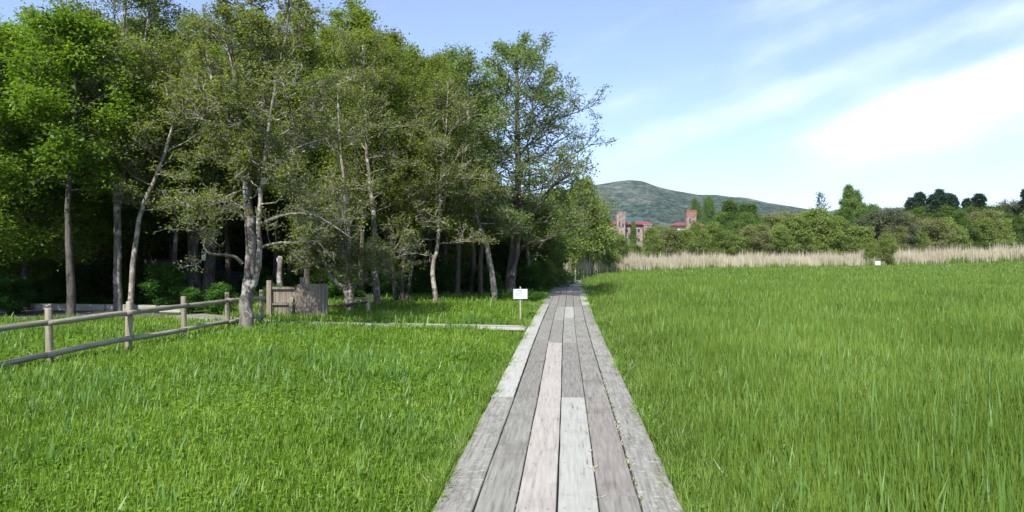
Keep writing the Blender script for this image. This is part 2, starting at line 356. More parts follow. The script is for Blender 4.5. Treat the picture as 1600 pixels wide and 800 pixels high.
cols = [
 [(-2.5, 'plank_edge'), (3.2, 'plank_edge'), (8.0, 'plank_pale'), (13.2, 'plank_pale'), (18.5, 'plank_pale'), (23.5, 'plank'), (29, 'plank'), (34, 'plank'), (40, 'plank'), (46, 0)],
 [(-2.5, 'plank'), (3.0, 'plank'), (8.0, 'plank_dark'), (13.0, 'plank'), (17.6, 'plank_dark'), (22.3, 'plank'), (28, 'plank_red'), (34, 'plank'), (40, 'plank'), (46, 0)],
 [(-2.5, 'plank_pink'), (7.9, 'plank_pink'), (13.0, 'plank_dark'), (17.6, 'plank'), (22.3, 'plank_dark'), (28, 'plank_red'), (34, 'plank'), (40, 'plank_pale'), (46, 0)],
 [(-2.5, 'plank_pale'), (3.4, 'plank_pale'), (8.0, 'plank_dark'), (13.0, 'plank'), (18.2, 'plank_pale'), (22.3, 'plank_dark'), (28, 'plank_red'), (34, 'plank'), (40, 'plank'), (46, 0)],
 [(-2.5, 'plank'), (2.0, 'plank_dark'), (4.7, 'plank_red'), (8.0, 'plank_dark'), (13.0, 'plank'), (17.6, 'plank'), (22.3, 'plank_dark'), (28, 'plank'), (34, 'plank'), (40, 'plank'), (46, 0)],
 [(-2.5, 'plank_edge'), (3.5, 'plank_edge'), (8.3, 'plank_edge'), (12.6, 'plank_edge'), (17.9, 'plank'), (23.0, 'plank_pale'), (29, 'plank'), (34, 'plank'), (40, 'plank'), (46, 0)]]
sd = 0
for ci, rows in enumerate(cols):
    lo, hi = LAT[ci], LAT[ci + 1]; mid = (lo + hi) / 2; wd = hi - lo - (.011 if ci not in (4,) else .014)
    if ci == 4: mid -= .003
    for (y0, mt), (y1, _) in zip(rows, rows[1:]):
        sd += 1; gp = .006
        if ci == 0 and mt == 'plank_pale': ex = -.012
        else: ex = 0
        ya, yb = y0 + gp, y1 - gp
        plank(mt, (cx(ya) + mid + ex, ya), (cx(yb) + mid + ex, yb), wd, bw, z=random.Random(sd).uniform(-.006, .003), seed=sd, rag=(-1 if ci == 0 else 1 if ci == 5 else 0))
# bearers and stringers below
for s in (-.62, .02, .66):
    P = []
    for (ya, yb) in zip([-2.4, 8, 17.6, 28], [7.98, 17.58, 27.98, 45.9]):
        a = Vector((cx(ya) + s, ya, 0)); b2 = Vector((cx(yb) + s, yb, 0)); L = (b2 - a).length
        V, Fc = boxm([(0, L / 2, -.095, .09, L, .09)]); o = obj('joist', mesh_list('joist', V, Fc, M['beam']), bw); o.location = a; d = b2 - a; o.rotation_euler = (0, 0, math.atan2(-d.x, d.y))

# side boardwalk to the gate
sw = empty('side_boardwalk', (.1, 15.9, 0), 'narrow pale side boardwalk leading left through the grass to the wooden gate', 'boardwalk')
SC = [(.36, 16.0), (-3.0, 16.65), (-5.9, 17.25), (-7.6, 18.2), (-9.0, 19.3)]
SWD = [.42, .42, .5, .75]
for i in range(len(SC) - 1):
    a = Vector((*SC[i], 0)); b2 = Vector((*SC[i + 1], 0)); d = (b2 - a).normalized(); nn = Vector((-d.y, d.x, 0))
    wA = SWD[i]; nr = 3 if wA < .7 else 5
    for k in range(nr):
        off = nn * ((k + .5) / nr - .5) * wA * 1.5; sd += 1
        p = plank(random.Random(sd).choice(['plank_pale', 'plank_pale', 'plank'] if i < 3 else ['plank', 'plank_dark']), a + off + d * .004, b2 + off - d * .004, wA * 1.5 / nr - .01, None, z=-.01 - .0035 * (i % 2), seed=sd)
        p.parent = sw; p.location = Vector(p.location) - Vector((.1, 15.9, 0))
# dark gravel path and timber kerb behind the fence
V = []; pth = [(-9.0, 18.6, 20.2), (-11, 18.8, 21.6), (-13.5, 18.4, 22.2), (-17, 17.8, 22.6), (-26, 17.0, 23.0)]
for x, a, b2 in pth: V += [(x, a, -.118), (x - .5, b2, -.118)]
me = mesh_list('path', V, [(2*i, 2*i+1, 2*i+3, 2*i+2) for i in range(len(pth) - 1)], M['gravel']); tag(obj('path', me), kind='structure')
kb = empty('timber_kerb', (-10, 21.7, -.15), 'low pale timber edging along the far side of the shaded path', 'edging')
for i, (xa, ya, xb, yb) in enumerate([(0, 0, -2.9, .75), (-2.93, .76, -5.8, 1.1), (-5.83, 1.1, -9.5, 1.3)]):
    a = Vector((xa, ya, 0)); b2 = Vector((xb, yb, 0)); L = (b2 - a).length
    V, Fc = boxm([(0, L / 2, .11, .18, L - .02, .20)]); o = obj('beam', mesh_list('beam', V, Fc, M['plank_pale']), kb); o.location = a; o.rotation_euler = (0, 0, math.atan2(-(b2 - a).x, (b2 - a).y))

# ------------------------------------------------------------------ rail fence
def log(name, a, b, ra, rb, mat, parent, seed, bend=.012, sides=10, n=9):
    g = random.Random(seed); a = Vector(a); b = Vector(b); d = b - a; L = d.length
    P = []; r = []
    ph = g.uniform(0, 6)
    for i in range(n):
        t = i / (n - 1); P.append((math.sin(t * 3 + ph) * bend, math.sin(t * 4 + ph * 2) * bend, L * t)); r.append((ra + (rb - ra) * t) * g.uniform(.95, 1.06))
    P[0] = (0, 0, 0); P[-1] = (0, 0, L)
    # closed ends
    P2 = [(P[0][0], P[0][1], P[0][2] - .0005)] + P + [(P[-1][0], P[-1][1], P[-1][2] + .003)]; r2 = [r[0] * .02] + r + [r[-1] * .6]
    V, Fc = tubes([(P2, r2, sides)])
    V = np.asarray(V)
    q = d.to_track_quat('X', 'Z')   # grain along local X
    V = V[:, [2, 1, 0]] * np.array([1, 1, -1])
    o = obj(name, mesh_np(name, V, Fc, mat, True), parent); o.location = a; o.rotation_euler = q.to_euler(); return o
FP = [(-97, 9.2, .95), (78, 10.8, .95), (200, 12.25, .96), (288, 13.95, .95), (356, 15.55, .95), (408, 16.75, .95)]
FX = [((p - 800) / F * d, d, h) for p, d, h in FP]
fr = empty('rail_fence', (FX[1][0], FX[1][1], -.15), 'rustic wooden fence of round posts and two log rails ending at the big tree', 'fence')
f0 = Vector(fr.location)
for i, (x, y, h) in enumerate(FX):
    tl = random.Random(i).uniform(-.03, .03)
    P = [(x, y, -.35), (x + tl * .5, y, h * .5 - .15), (x + tl, y, h - .17), (x + tl, y, h - .15)]
    rr = .052 if i != 2 else .058
    V, Fc = tubes([([Vector(p) - f0 for p in P], [rr, rr * 1.02, rr * .97, rr * .86], 12)])
    obj('post', mesh_np('post', V, Fc, M['post'], True), fr)
tr = [(9.2, 527), (10.8, 503), (12.25, 489), (13.95, 477), (15.55, 469), (16.75, 466)]
br = [(9.2, 590), (10.8, 553), (12.25, 528), (13.95, 514), (15.55, 502), (16.75, 494)]
for nm, rl in (('rail', tr), ('rail', br)):
    for i in range(len(rl) - 1):
        a = Vector((FX[i][0] + .07, FX[i][1] - .06, CAMH - (rl[i][1] - 400) / F * rl[i][0])); b2 = Vector((FX[i + 1][0] + .07, FX[i + 1][1] - .06, CAMH - (rl[i + 1][1] - 400) / F * rl[i + 1][0]))
        if i == 3: b2 += Vector((0, .05, 0))
        d = (b2 - a).normalized(); ov = .10
        log(nm, a - f0 - d * ov, b2 - f0 + d * ov * .6, .050 - .003 * (i % 2), .043, M['rail'], fr, 40 + i + int(rl is br) * 7)

# ------------------------------------------------------------------ wooden gate
gd = 18.6
gt = empty('wooden_gate', (W(463, 400, gd).x, gd, -.15), 'weathered brown board gate with two panels standing beside the big tree', 'gate')
def gx(px): return (px - 463) / F * gd
def gh(py): return CAMH - (py - 400) / F * gd + .15
def gpart(name, bl, mat='board', rot=None):
    V, Fc = boxm(bl); o = obj(name, mesh_list(name, V, Fc, M[mat]), gt)
    if rot: o.rotation_euler = rot
    return o
gpart('post', [(gx(421), 0, gh(438) / 2, .12, .12, gh(438))]); gpart('post', [(gx(463), .05, gh(446) / 2, .07, .07, gh(446))])
gpart('post', [(gx(471), .10, gh(434) / 2, .11, .11, gh(434))]); gpart('post', [(gx(509), .02, gh(444) / 2, .09, .09, gh(444))])
gpart('rail', [((gx(424) + gx(461)) / 2, 0, gh(450), gx(461) - gx(424), .06, .06)])
gpart('rail', [((gx(424) + gx(461)) / 2, .01, gh(475), gx(461) - gx(424), .05, .05)])
bl = []; n = 7
for i in range(n):
    x0 = gx(425) + (gx(461) - gx(425)) * (i + .5) / n; bl.append((x0, .05, gh(474) + .22, (gx(461) - gx(425)) / n - .006, .018, .40 + .01 * (i % 3)))
gpart('upper_panel', bl)
bl = []
for i in range(5):
    x0 = gx(426) + (gx(461) - gx(426)) * (i + .5) / 5; bl.append((x0, .06, gh(487), (gx(461) - gx(426)) / 5 - .02, .018, .34 - .02 * (i % 2)))
gpart('lower_panel', bl)
o = gpart('brace', [(gx(454), -.07, .30, .09, .03, .72)], 'post'); o.rotation_euler = (R(-4), R(3), 0)
bl = []; n = 9
for i in range(n):
    x0 = gx(465) + (gx(507) - gx(465)) * (i + .5) / n; hh = gh(444) - gh(496) + .008 * ((i * 7) % 3); bl.append((x0, -.02 + .002 * (i % 2), gh(496) + hh / 2, (gx(507) - gx(465)) / n - .005, .022, hh))
gpart('board_panel', bl)
gpart('rail', [((gx(465) + gx(507)) / 2, .015, gh(452), gx(507) - gx(465), .045, .06)])
gpart('sill', [((gx(465) + gx(507)) / 2, .015, gh(496), gx(507) - gx(465), .06, .07)])
# short rail with cut post to the right of the gate
st = empty('broken_fence', (W(575, 400, 20.5).x, 20.5, -.15), 'short broken fence piece with reddish cut post among the trees', 'fence')
V, Fc = tubes([([(0, 0, -.1), (.0, 0, .35), (.01, 0, .58), (.01, 0, .60)], [.07, .07, .066, .05], 10)]); obj('post', mesh_np('post', V, Fc, M['plank_red'], True), st)
log('rail', Vector((0, -.05, .42)), Vector((-1.25, -.2, .30)), .035, .03, M['bark_dark'], st, 91)
log('rail', Vector((0, .05, .52)), Vector((-.6, .1, .50)), .03, .03, M['plank_red'], st, 92)
# dead snag behind the gate
sn = empty('dead_snag', (W(438, 400, 22).x, 22, -.15), 'dead grey trunk stump with a rounded top standing behind the gate', 'snag')
V, Fc = tubes([([(0, 0, -.2), (.02, 0, .5), (-.03, 0, 1.1), (.0, 0, 1.5), (-.02, 0, 1.66), (-.01, 0, 1.75)], [.13, .10, .09, .085, .11, .05], 9)]); obj('trunk', mesh_np('trunk', V, Fc, M['bark'], True), sn)

# ------------------------------------------------------------------ signs
def sign(name, px, d, top, bw_, bh, label, text=True, rz=.05):
    x = (px - 800) / F * d; z0 = gz(x, d); s = empty(name, (x, d, z0), label, 'sign', rz=rz)
    h = top - z0
    V, Fc = boxm([(0, .012, (h + .06) / 2 - .1, .035, .02, h + .06 + .2)]); obj('stake', mesh_list('stake', V, Fc, M['stake']), s)
    V, Fc = boxm([(0, -.012, h - bh / 2, bw_, .02, bh)]); fb = obj('frame', mesh_list('frame', V, Fc, M['frame_grey']), s)
    V, Fc = boxm([(.004, -.026, h - bh / 2, bw_ * .86, .006, bh * .93)]); pn = obj('panel', mesh_list('panel', V, Fc, M['white']), s)
    if text:
        bl = []; g = random.Random(4); zt = h - .045
        xx = -.105
        while xx < .03: w_ = g.uniform(.010, .020); bl.append((xx + w_ / 2, -.030, zt, w_, .002, .026)); xx += w_ + .006
        for r_ in range(6):
            xx = -.13; z = zt - .032 - .022 * r_
            while xx < (.05 if r_ < 5 else -.02): w_ = g.uniform(.006, .018); bl.append((xx + w_ / 2, -.030, z, w_, .002, .010)); xx += w_ + .005
        for r_ in range(7): bl.append((.075, -.030, zt - .01 - .022 * r_, .006, .002, .014)); bl.append((.10, -.030, zt - .01 - .022 * r_, .004, .002, .012))
        V, Fc = boxm(bl); obj('lettering', mesh_list('lettering', V, Fc, M['ink']), s)
sign('notice_sign', 813, 18.6, CAMH - (451.5 - 400) / F * 18.6, .38, .265, 'small white notice on a thin stake in the grass left of the boardwalk')
sign('notice_sign', 1371.5, 96, CAMH - (408 - 400) / F * 96, .78, .55, 'tiny white notice far away at the edge of the reeds', text=False)

# ------------------------------------------------------------------ trees
class Tree:
    def __init__(s, seed): s.g = random.Random(seed); s.polys = []; s.nodes = []
    def rv(s): g = s.g; return Vector((g.gauss(0, 1), g.gauss(0, 1), g.gauss(0, 1)))
    def limb(s, pts, r0, r1, sides=8, sub=3, wob=.02):
        """smooth trunk through given points; returns sampled (pos, radius, t)"""
        P = [Vector(p) for p in pts]; out = []
        for i in range(len(P) - 1):
            p0 = P[max(0, i-1)]; p1 = P[i]; p2 = P[i+1]; p3 = P[min(len(P)-1, i+2)]
            for k in range(sub):
                t = k / sub; a = .5*((2*p1)+(-p0+p2)*t+(2*p0-5*p1+4*p2-p3)*t*t+(-p0+3*p1-3*p2+p3)*t**3); out.append(a)
        out.append(P[-1]); n = len(out)
        for i in range(1, n - 1): out[i] = out[i] + Vector((s.g.uniform(-wob, wob), s.g.uniform(-wob, wob), 0))
        rr = [r0 + (r1 - r0) * (i / (n - 1)) ** .9 for i in range(n)]
        s.polys.append((out, rr, sides)); return [(out[i], rr[i], i / (n - 1)) for i in range(n)]
    def grow(s, p, d, L, r, lvl, C):
        g = s.g; n = C['seg'][lvl]; d = d.normalized(); pts = [p]; st = L / n
        for i in range(n):
            d = (d + s.rv() * C['gnarl'][lvl] + Vector((0, 0, C['up'][lvl]))).normalized(); pts.append(pts[-1] + d * st)
        r1 = max(.25 * r, C['rmin']); s.polys.append((pts, [r + (r1 - r) * i / n for i in range(n + 1)], C['sides'][lvl]))
        last = len(C['n']) - 1
        if lvl >= C['leaf_from']:
            for i in range(1, n + 1):
                if g.random() < C['leafp'] * (1 if i < n else 1.3): s.nodes.append(pts[i])
        if lvl < last:
            k = C['n'][lvl + 1]; k = int(k * min(1.25, .5 + L / C['Lref'])) if lvl == 0 else k
            for j in range(k):
                t = C['t0'] + (1 - C['t0']) * (j + g.random()) / k; i = min(n - 1, int(t * n)); f = t * n - i
                q = pts[i].lerp(pts[i + 1], f); dd = (pts[i + 1] - pts[i]).normalized()
                side = dd.cross(Vector((0, 0, 1)));
                if side.length < .1: side = Vector((1, 0, 0))
                side.normalize(); side = side * (1 if j % 2 else -1) + s.rv() * .45 + Vector((0, 0, .25))
                nd_ = (dd * C['fwd'] + side).normalized()
                s.grow(q, nd_, L * C['ratio'][lvl] * (1.15 - .65 * t) * g.uniform(.7, 1.3), max(C['rmin'], r * .5), lvl + 1, C)
    def crown(s, samples, env, n1, C, z0, z1, el=(5, 55), bias=None, azr=None):
        g = s.g; zs = [a for a in samples if z0 <= a[0].z <= z1]
        for j in range(n1):
            zz = z0 + (z1 - z0) * ((j + g.random()) / n1); k = min(range(len(samples) - 1), key=lambda i: abs((samples[i][0].z + samples[i+1][0].z) / 2 - zz))
            a, b2 = samples[k], samples[k + 1]; f = max(0, min(1, (zz - a[0].z) / max(.01, b2[0].z - a[0].z))); p = a[0].lerp(b2[0], f); r = a[1]
            t = (zz - z0) / max(.01, z1 - z0); az_ = j * 2.399 + g.uniform(-.5, .5) if azr is None else g.uniform(*azr)
            L = float(np.interp(t, [e[0] for e in env], [e[1] for e in env])) * g.uniform(*C.get('Lv', (.72, 1.12)))
            if bias: L *= 1 + bias * math.cos(az_)
            e = R(el[0] + (el[1] - el[0]) * t + g.uniform(-10, 10))
            s.grow(p, Vector((math.cos(az_) * math.cos(e), math.sin(az_) * math.cos(e), math.sin(e))), L, min(r * .55, .009 * L + .006), 0, C)
    def build(s, name, label, cat, loc, bark, leaf, lsize, per, sigma, group=None, seed=1, maxleaf=60000, flat=.5, link_=True, asp=.55):
        root = empty(name, loc, label, cat, group)
        V, Fc = tubes(s.polys); obj('trunk', mesh_np('trunk', V, Fc, bark, True), root)
        if s.nodes:
            me = leaves([tuple(p) for p in s.nodes], per, sigma, lsize, leaf, seed, maxleaf, flat, asp); obj('crown', me, root)
        return root
def leaves(nodes, per, sigma, size, mat, seed, maxleaf, flat=.5, asp=.55):
    g = np.random.default_rng(seed); N = np.array(nodes, dtype=np.float64); C = np.repeat(N, per, axis=0)
    cv_ = np.repeat(g.uniform(0, 1, len(N)), per)
    C = C + g.normal(size=C.shape) * sigma * np.array([1, 1, .75])
    if len(C) > maxleaf: k = g.choice(len(C), maxleaf, replace=False); C = C[k]; cv_ = cv_[k]
    n = len(C); d = g.normal(size=(n, 3)); d[:, 2] *= flat; d[:, 2] -= .25; d /= np.linalg.norm(d, axis=1, keepdims=True)
    up = g.normal(size=(n, 3)) * .7 + np.array([0, 0, 1]); sd_ = np.cross(d, up); sd_ /= np.linalg.norm(sd_, axis=1, keepdims=True) + 1e-9
    nn = np.cross(sd_, d); s_ = size * g.uniform(.6, 1.25, n)[:, None]
    V = np.stack([C, C + d * s_ * .45 + sd_ * s_ * asp * .5 + nn * s_ * .08, C + d * s_, C + d * s_ * .45 - sd_ * s_ * asp * .5 + nn * s_ * .08], axis=1).reshape(-1, 3)
    Fc = np.arange(n * 4).reshape(n, 4); v_ = np.clip(cv_ * .6 + g.uniform(0, .5, n), 0, 1)
    return mesh_np('crown', V, Fc, mat, False, np.repeat(v_, 4))
def dup(root, loc, rz=0, sc=(1, 1, 1), label=None, group=None):
    r = root.copy(); COL.objects.link(r); r.location = loc; r.rotation_euler = (0, 0, rz); r.scale = sc
    if label: r['label'] = label
    if group: r['group'] = group
    for ch in list(root.children):
        c = ch.copy(); COL.objects.link(c); c.parent = r
        for g2 in ch.children: e = g2.copy(); COL.objects.link(e); e.parent = c
    return r
def CF(**k):
    c = dict(seg=[7, 5, 3, 3], gnarl=[.16, .2, .25, .25], up=[.03, .04, .03, 0], sides=[6, 4, 3, 3], n=[0, 8, 5], t0=.25, fwd=.9, ratio=[.5, .45, .4], rmin=.004, leaf_from=1, leafp=.8, Lref=2.5)
    c.update(k); return c
def rel(base, pts, d0=None):
    """pixel path at depth d (or (px,py,d)) -> local points relative to base"""
    return [W(p[0], p[1], p[2] if len(p) > 2 else (d0 or base.y)) - base for p in pts]

FG = 'foreground trees at the forest edge'
# A: big grey tree at the fence end
d = 15.35; base = Vector((W(382, 400, d).x, d, -.15))
T = Tree(11); C = CF(n=[0, 9, 6, 3], gnarl=[.24, .28, .3, .3], up=[.05, .05, .04, 0], seg=[8, 5, 4, 3], leafp=.30, leaf_from=2, rmin=.0068, ratio=[.48, .45, .42])
m1 = T.limb(rel(base, [(380, 535), (386, 500), (384, 470), (391, 430), (392, 380), (388, 330), (384, 270), (372, 190), (365, 110, 15.2), (356, 30, 15.0), (350, -60, 15)]), .17, .03, 12, 4, .012)
m1b = T.limb(rel(base, [(392, 455), (402, 425, 15.2), (406, 385, 15.1), (404, 340, 15), (410, 280, 14.9), (418, 215, 14.7), (430, 140, 14.6), (446, 60, 14.4), (452, 0, 14.3)]), .072, .018, 9, 4, .012)
m1c = T.limb(rel(base, [(386, 290), (372, 250, 15.6), (350, 200, 15.8), (338, 150, 16), (322, 80, 16.2), (318, 10, 16.3)]), .08, .015, 8, 3, .012)
T.crown(m1, [(0, 1.6), (.3, 1.75), (.6, 1.5), (.85, .9), (1, .5)], 25, C, 2.8, 7.6, (5, 55))
T.crown(m1b, [(0, 1.5), (.4, 1.7), (.75, 1.3), (1, .6)], 20, C, 2.8, 6.9, (5, 50), .2)
T.crown(m1c, [(0, .9), (.5, 1.3), (1, .6)], 13, C, 3.3, 7, (5, 50), -.2)
rootA = T.build('alder_tree', 'big mottled grey tree with forked trunk at the end of the rail fence', 'tree', base, M['bark'], M['leaf_alder'], .066, 3, .08, seed=2)
lfA = []
CL_ = dict(C); CL_.update(rmin=.0045)
for pts, r in (([(379, 412), (368, 402, 15.2), (350, 398, 15), (328, 396, 14.8), (319, 384, 14.7), (318, 368, 14.7), (300, 352, 14.5), (280, 345, 14.4)], .042),
               ([(404, 392), (415, 384, 15), (440, 379, 14.8), (468, 379, 14.6), (484, 370, 14.5), (492, 358, 14.5)], .04),
               ([(388, 352), (375, 335, 15.2), (358, 328, 15), (335, 330, 14.8), (310, 342, 14.6), (285, 336, 14.5)], .038),
               ([(404, 352), (425, 342, 15), (455, 334, 14.8), (490, 336, 14.6), (520, 352, 14.4), (548, 372, 14.3)], .045),
               ([(402, 300), (430, 270, 15), (450, 240, 14.9), (480, 225, 14.8), (515, 215, 14.7)], .045)):
    TB = Tree(int(r * 1e4)); sm = TB.limb(rel(base, pts, 15.3), r, .010, 7, 3, .01)
    for k in range(13):
        q = sm[int(len(sm) * (.3 + .055 * k)) if int(len(sm) * (.3 + .055 * k)) < len(sm) else -1]
        dv = TB.rv() * .8 + Vector((0, 0, .5)) + (sm[-1][0] - sm[0][0]).normalized() * .5
        TB.grow(q[0], dv, TB.g.uniform(.35, .95), .0065, 1, CL_)
    Vb, Fb = tubes(TB.polys); obj('branch', mesh_np('branch', Vb, Fb, M['limb'], True), rootA)
    lfA += [tuple(p) for p in TB.nodes]
obj('lower_leaves', leaves(lfA, 2, .07, .06, M['leaf_alder'], 77, 20000), rootA)

# I: tall airy tree beside the sign
d = 27.5; base = Vector((W(797, 400, d).x, d, -.15))
T = Tree(23); C = CF(n=[0, 8, 5, 3], gnarl=[.13, .2, .22, .2], up=[.035, .05, .04, .02], seg=[8, 5, 3, 3], leafp=.35, leaf_from=2, rmin=.0075, ratio=[.46, .42, .42], Lref=3)
m = T.limb(rel(base, [(796, 478), (797, 440), (802, 400), (806, 350), (809, 280), (808, 200), (808, 130), (806, 95), (806, 74)], d), .24, .02, 10, 3, .015)
T.crown(m, [(0, 3.2), (.2, 3.7), (.38, 3.6), (.6, 2.9), (.8, 2.1), (1, .9)], 46, C, 2.9, 9.4, (-2, 50), .15)
s2 = T.limb(rel(base, [(800, 430), (808, 395), (813, 350), (818, 300)], 27.2), .12, .04, 8, 3)
sm = T.limb(rel(base, [(810, 392), (830, 378, 27), (850, 376, 26.8), (880, 362, 26.6), (905, 350, 26.5), (925, 352, 26.4)]), .07, .02, 7, 3, .02)
for k in range(16):
    q = sm[4 + k % (len(sm) - 5)]; T.grow(q[0], T.rv() * .7 + Vector((.5, 0, .3)), T.g.uniform(.6, 1.5), .016, 1, C)
T.build('alder_tree', 'tallest airy tree with dark trunk and see-through crown behind the white notice', 'tree', base, M['bark_far'], M['leaf_tall'], .10, 3, .11, seed=3)

# B: forked trunk left
def simple_tree(seed, name, label, d, trunks, radii, z0, z1, env, n1, leaf, bark, lsize, per, sig, C, bias=None, el=(5, 55), extra=None, basepx=None, sides=9):
    bp = basepx if basepx is not None else trunks[0][0][0]
    base = Vector((W(bp, 400, d).x, d, -.15)); T = Tree(seed)
    for i, (tp, (r0, r1)) in enumerate(zip(trunks, radii)):
        sm = T.limb(rel(base, tp, d), r0, r1, sides, 3, .015)
        if env: T.crown(sm, env, n1 if i == 0 else int(n1 * .7), C, z0 if i == 0 else max(z0, sm[2][0].z), min(z1, sm[-1][0].z * .98), el, bias)
    return T.build(name, label, 'tree', base, bark, leaf, lsize, per, sig, seed=seed, group=FG)
CB = CF(n=[0, 9, 6], gnarl=[.17, .22, .25], seg=[7, 5, 3], leafp=.52, rmin=.0075, leaf_from=1)
simple_tree(31, 'alder_tree', 'straight pale-spotted trunk forking into two stems, left of the leaning thin trunk', 21.5, [[(186, 500), (184, 440), (184, 370), (182, 310), (178, 250), (182, 170), (190, 90), (196, 0), (200, -60)], [(184, 330), (194, 280), (204, 220), (212, 140), (226, 60), (240, -20)]], [(.135, .03), (.09, .02)], 3.6, 10.5, [(0, 1.5), (.4, 2.3), (.8, 1.6), (1, .8)], 34, M['leaf_forest'], M['bark'], .085, 4, .12, CB)
simple_tree(32, 'alder_tree', 'slim trunk leaning right with pale bark, between the forked trunk and the big grey tree', 21.0, [[(204, 500), (206, 440), (214, 360), (228, 310), (250, 260), (270, 200), (290, 120), (300, 60)]], [(.09, .02)], 3.0, 8, [(0, 1.2), (.5, 1.8), (1, .7)], 24, M['leaf_alder'], M['bark_pale'], .08, 4, .12, CB)
simple_tree(33, 'alder_tree', 'dark mossy trunk standing behind the first fence posts on the left', 20.0, [[(110, 500), (111, 460), (108, 400), (106, 330), (112, 240), (118, 150), (120, 60)]], [(.135, .03)], 3.6, 8.5, [(0, 1.5), (.5, 2.2), (1, 1)], 26, M['leaf_maple'], M['bark_dark'], .12, 7, .16, CB)
# E gnarled, low fork, pale bare branches
CE = CF(n=[0, 8, 5, 3], gnarl=[.3, .32, .3, .3], seg=[7, 5, 3, 3], leafp=.18, rmin=.008, leaf_from=2)
d = 20.5; base = Vector((W(545, 400, d).x, d, -.15)); T = Tree(41)
for pts, r0, r1 in (([(545, 500), (543, 470), (538, 450), (522, 438), (508, 410), (496, 385), (480, 365), (462, 355)], .10, .02), ([(547, 500), (548, 460), (545, 430), (546, 380), (540, 330), (536, 270), (530, 200), (528, 130)], .10, .02),
                    ([(538, 452), (560, 440), (580, 434), (605, 410), (640, 396), (668, 400)], .04, .012), ([(541, 445), (537, 415), (536, 385), (525, 350), (510, 320)], .04, .015), ([(520, 436), (510, 415), (508, 380), (512, 340), (508, 290)], .03, .012)):
    sm = T.limb(rel(base, pts, d), r0, r1, 8, 3, .02); T.crown(sm, [(0, 1.2), (1, 1.1)], 12, CE, max(1.2, sm[0][0].z), sm[-1][0].z, (0, 40))
    for k in range(8):
        q = sm[min(len(sm) - 1, int(len(sm) * (.4 + .07 * k)))]; T.grow(q[0], T.rv() + Vector((0, 0, .3)), T.g.uniform(.5, 1.1), .012, 1, CE)
T.build('alder_tree', 'gnarled low-forked tree with bare pale branches right of the gate', 'tree', base, M['bark_pale'], M['leaf_alder'], .075, 3, .1, group=FG, seed=5)
simple_tree(42, 'alder_tree', 'leaning spotted trunk just right of the short broken fence', 23, [[(590, 490), (588, 450), (584, 410), (585, 350), (578, 290), (572, 220), (570, 140), (566, 60)]], [(.13, .025)], 2.6, 8.6, [(0, 1.6), (.5, 2.2), (.85, 1.3), (1, .7)], 34, M['leaf_alder'], M['bark'], .085, 4, .12, CB)
simple_tree(43, 'alder_tree', 'clump of three slim dark stems growing from one foot, between two pale trunks', 24.5, [[(622, 478), (616, 440), (612, 390), (608, 320), (600, 230), (600, 140), (596, 90)], [(628, 478), (629, 440), (632, 380), (634, 310), (640, 230), (648, 150), (650, 110)], [(633, 478), (640, 440), (650, 390), (664, 330), (672, 260)]], [(.10, .02), (.09, .02), (.07, .02)], 2.8, 9.0, [(0, 1.4), (.5, 2.0), (1, .8)], 24, M['leaf_forest'], M['bark_dark'], .09, 4, .13, CB)
simple_tree(44, 'alder_tree', 'thin crooked pale trunk standing alone in the lush grass under the trees', 23.5, [[(681, 482), (679, 450), (676, 415), (684, 385), (686, 330), (690, 270), (697, 200), (700, 130)]], [(.095, .02)], 2.0, 7.6, [(0, 1.5), (.5, 1.9), (1, .7)], 28, M['leaf_alder'], M['bark_pale'], .08, 4, .12, CF(n=[0, 9, 5, 3], gnarl=[.22, .26, .28, .25], seg=[7, 5, 3, 3], leafp=.22, rmin=.008, leaf_from=2))
simple_tree(45, 'alder_tree', 'pale trunk leaning left beside the dark trunk of the airy tree', 25.5, [[(777, 482), (772, 450), (766, 410), (758, 375), (745, 340), (735, 280), (732, 200), (728, 130), (726, 92)]], [(.13, .025)], 2.3, 9.2, [(0, 2.0), (.4, 2.2), (.8, 1.3), (1, .6)], 32, M['leaf_tall'], M['bark_pale'], .10, 3, .13, CF(n=[0, 9, 5, 3], gnarl=[.2, .25, .28, .25], seg=[7, 5, 3, 3], leafp=.28, rmin=.009, leaf_from=2), bias=-.1)
simple_tree(46, 'alder_tree', 'dark shaded trunk behind the gate, thickest right of the dead snag', 25, [[(482, 478), (480, 430), (482, 370), (478, 280), (474, 190), (470, 100), (470, 40)]], [(.13, .03)], 3.2, 9.6, [(0, 1.6), (.5, 2.2), (1, .9)], 30, M['leaf_forest'], M['bark_dark'], .115, 6, .17, CB)
simple_tree(47, 'alder_tree', 'slim reddish-brown trunk left of the bright bush behind the third fence post', 23, [[(269, 490), (270, 450), (273, 400), (276, 330), (280, 230), (286, 120), (290, 40)]], [(.10, .03)], 3.2, 9.2, [(0, 1.5), (.5, 2.0), (1, .8)], 28, M['leaf_forest'], M['bark_dark'], .09, 4, .13, CB)
simple_tree(48, 'old_tree', 'thick furrowed old trunk behind the fence, left of the big grey tree', 25, [[(304, 478), (304, 440), (302, 390), (300, 300), (296, 200), (300, 100)], [(322, 478), (326, 430), (330, 390), (336, 320), (340, 220)]], [(.30, .06), (.26, .06)], 3.6, 9, [(0, 1.8), (.5, 2.4), (1, 1.0)], 30, M['leaf_forest'], M['bark_dark'], .12, 7, .18, CB)

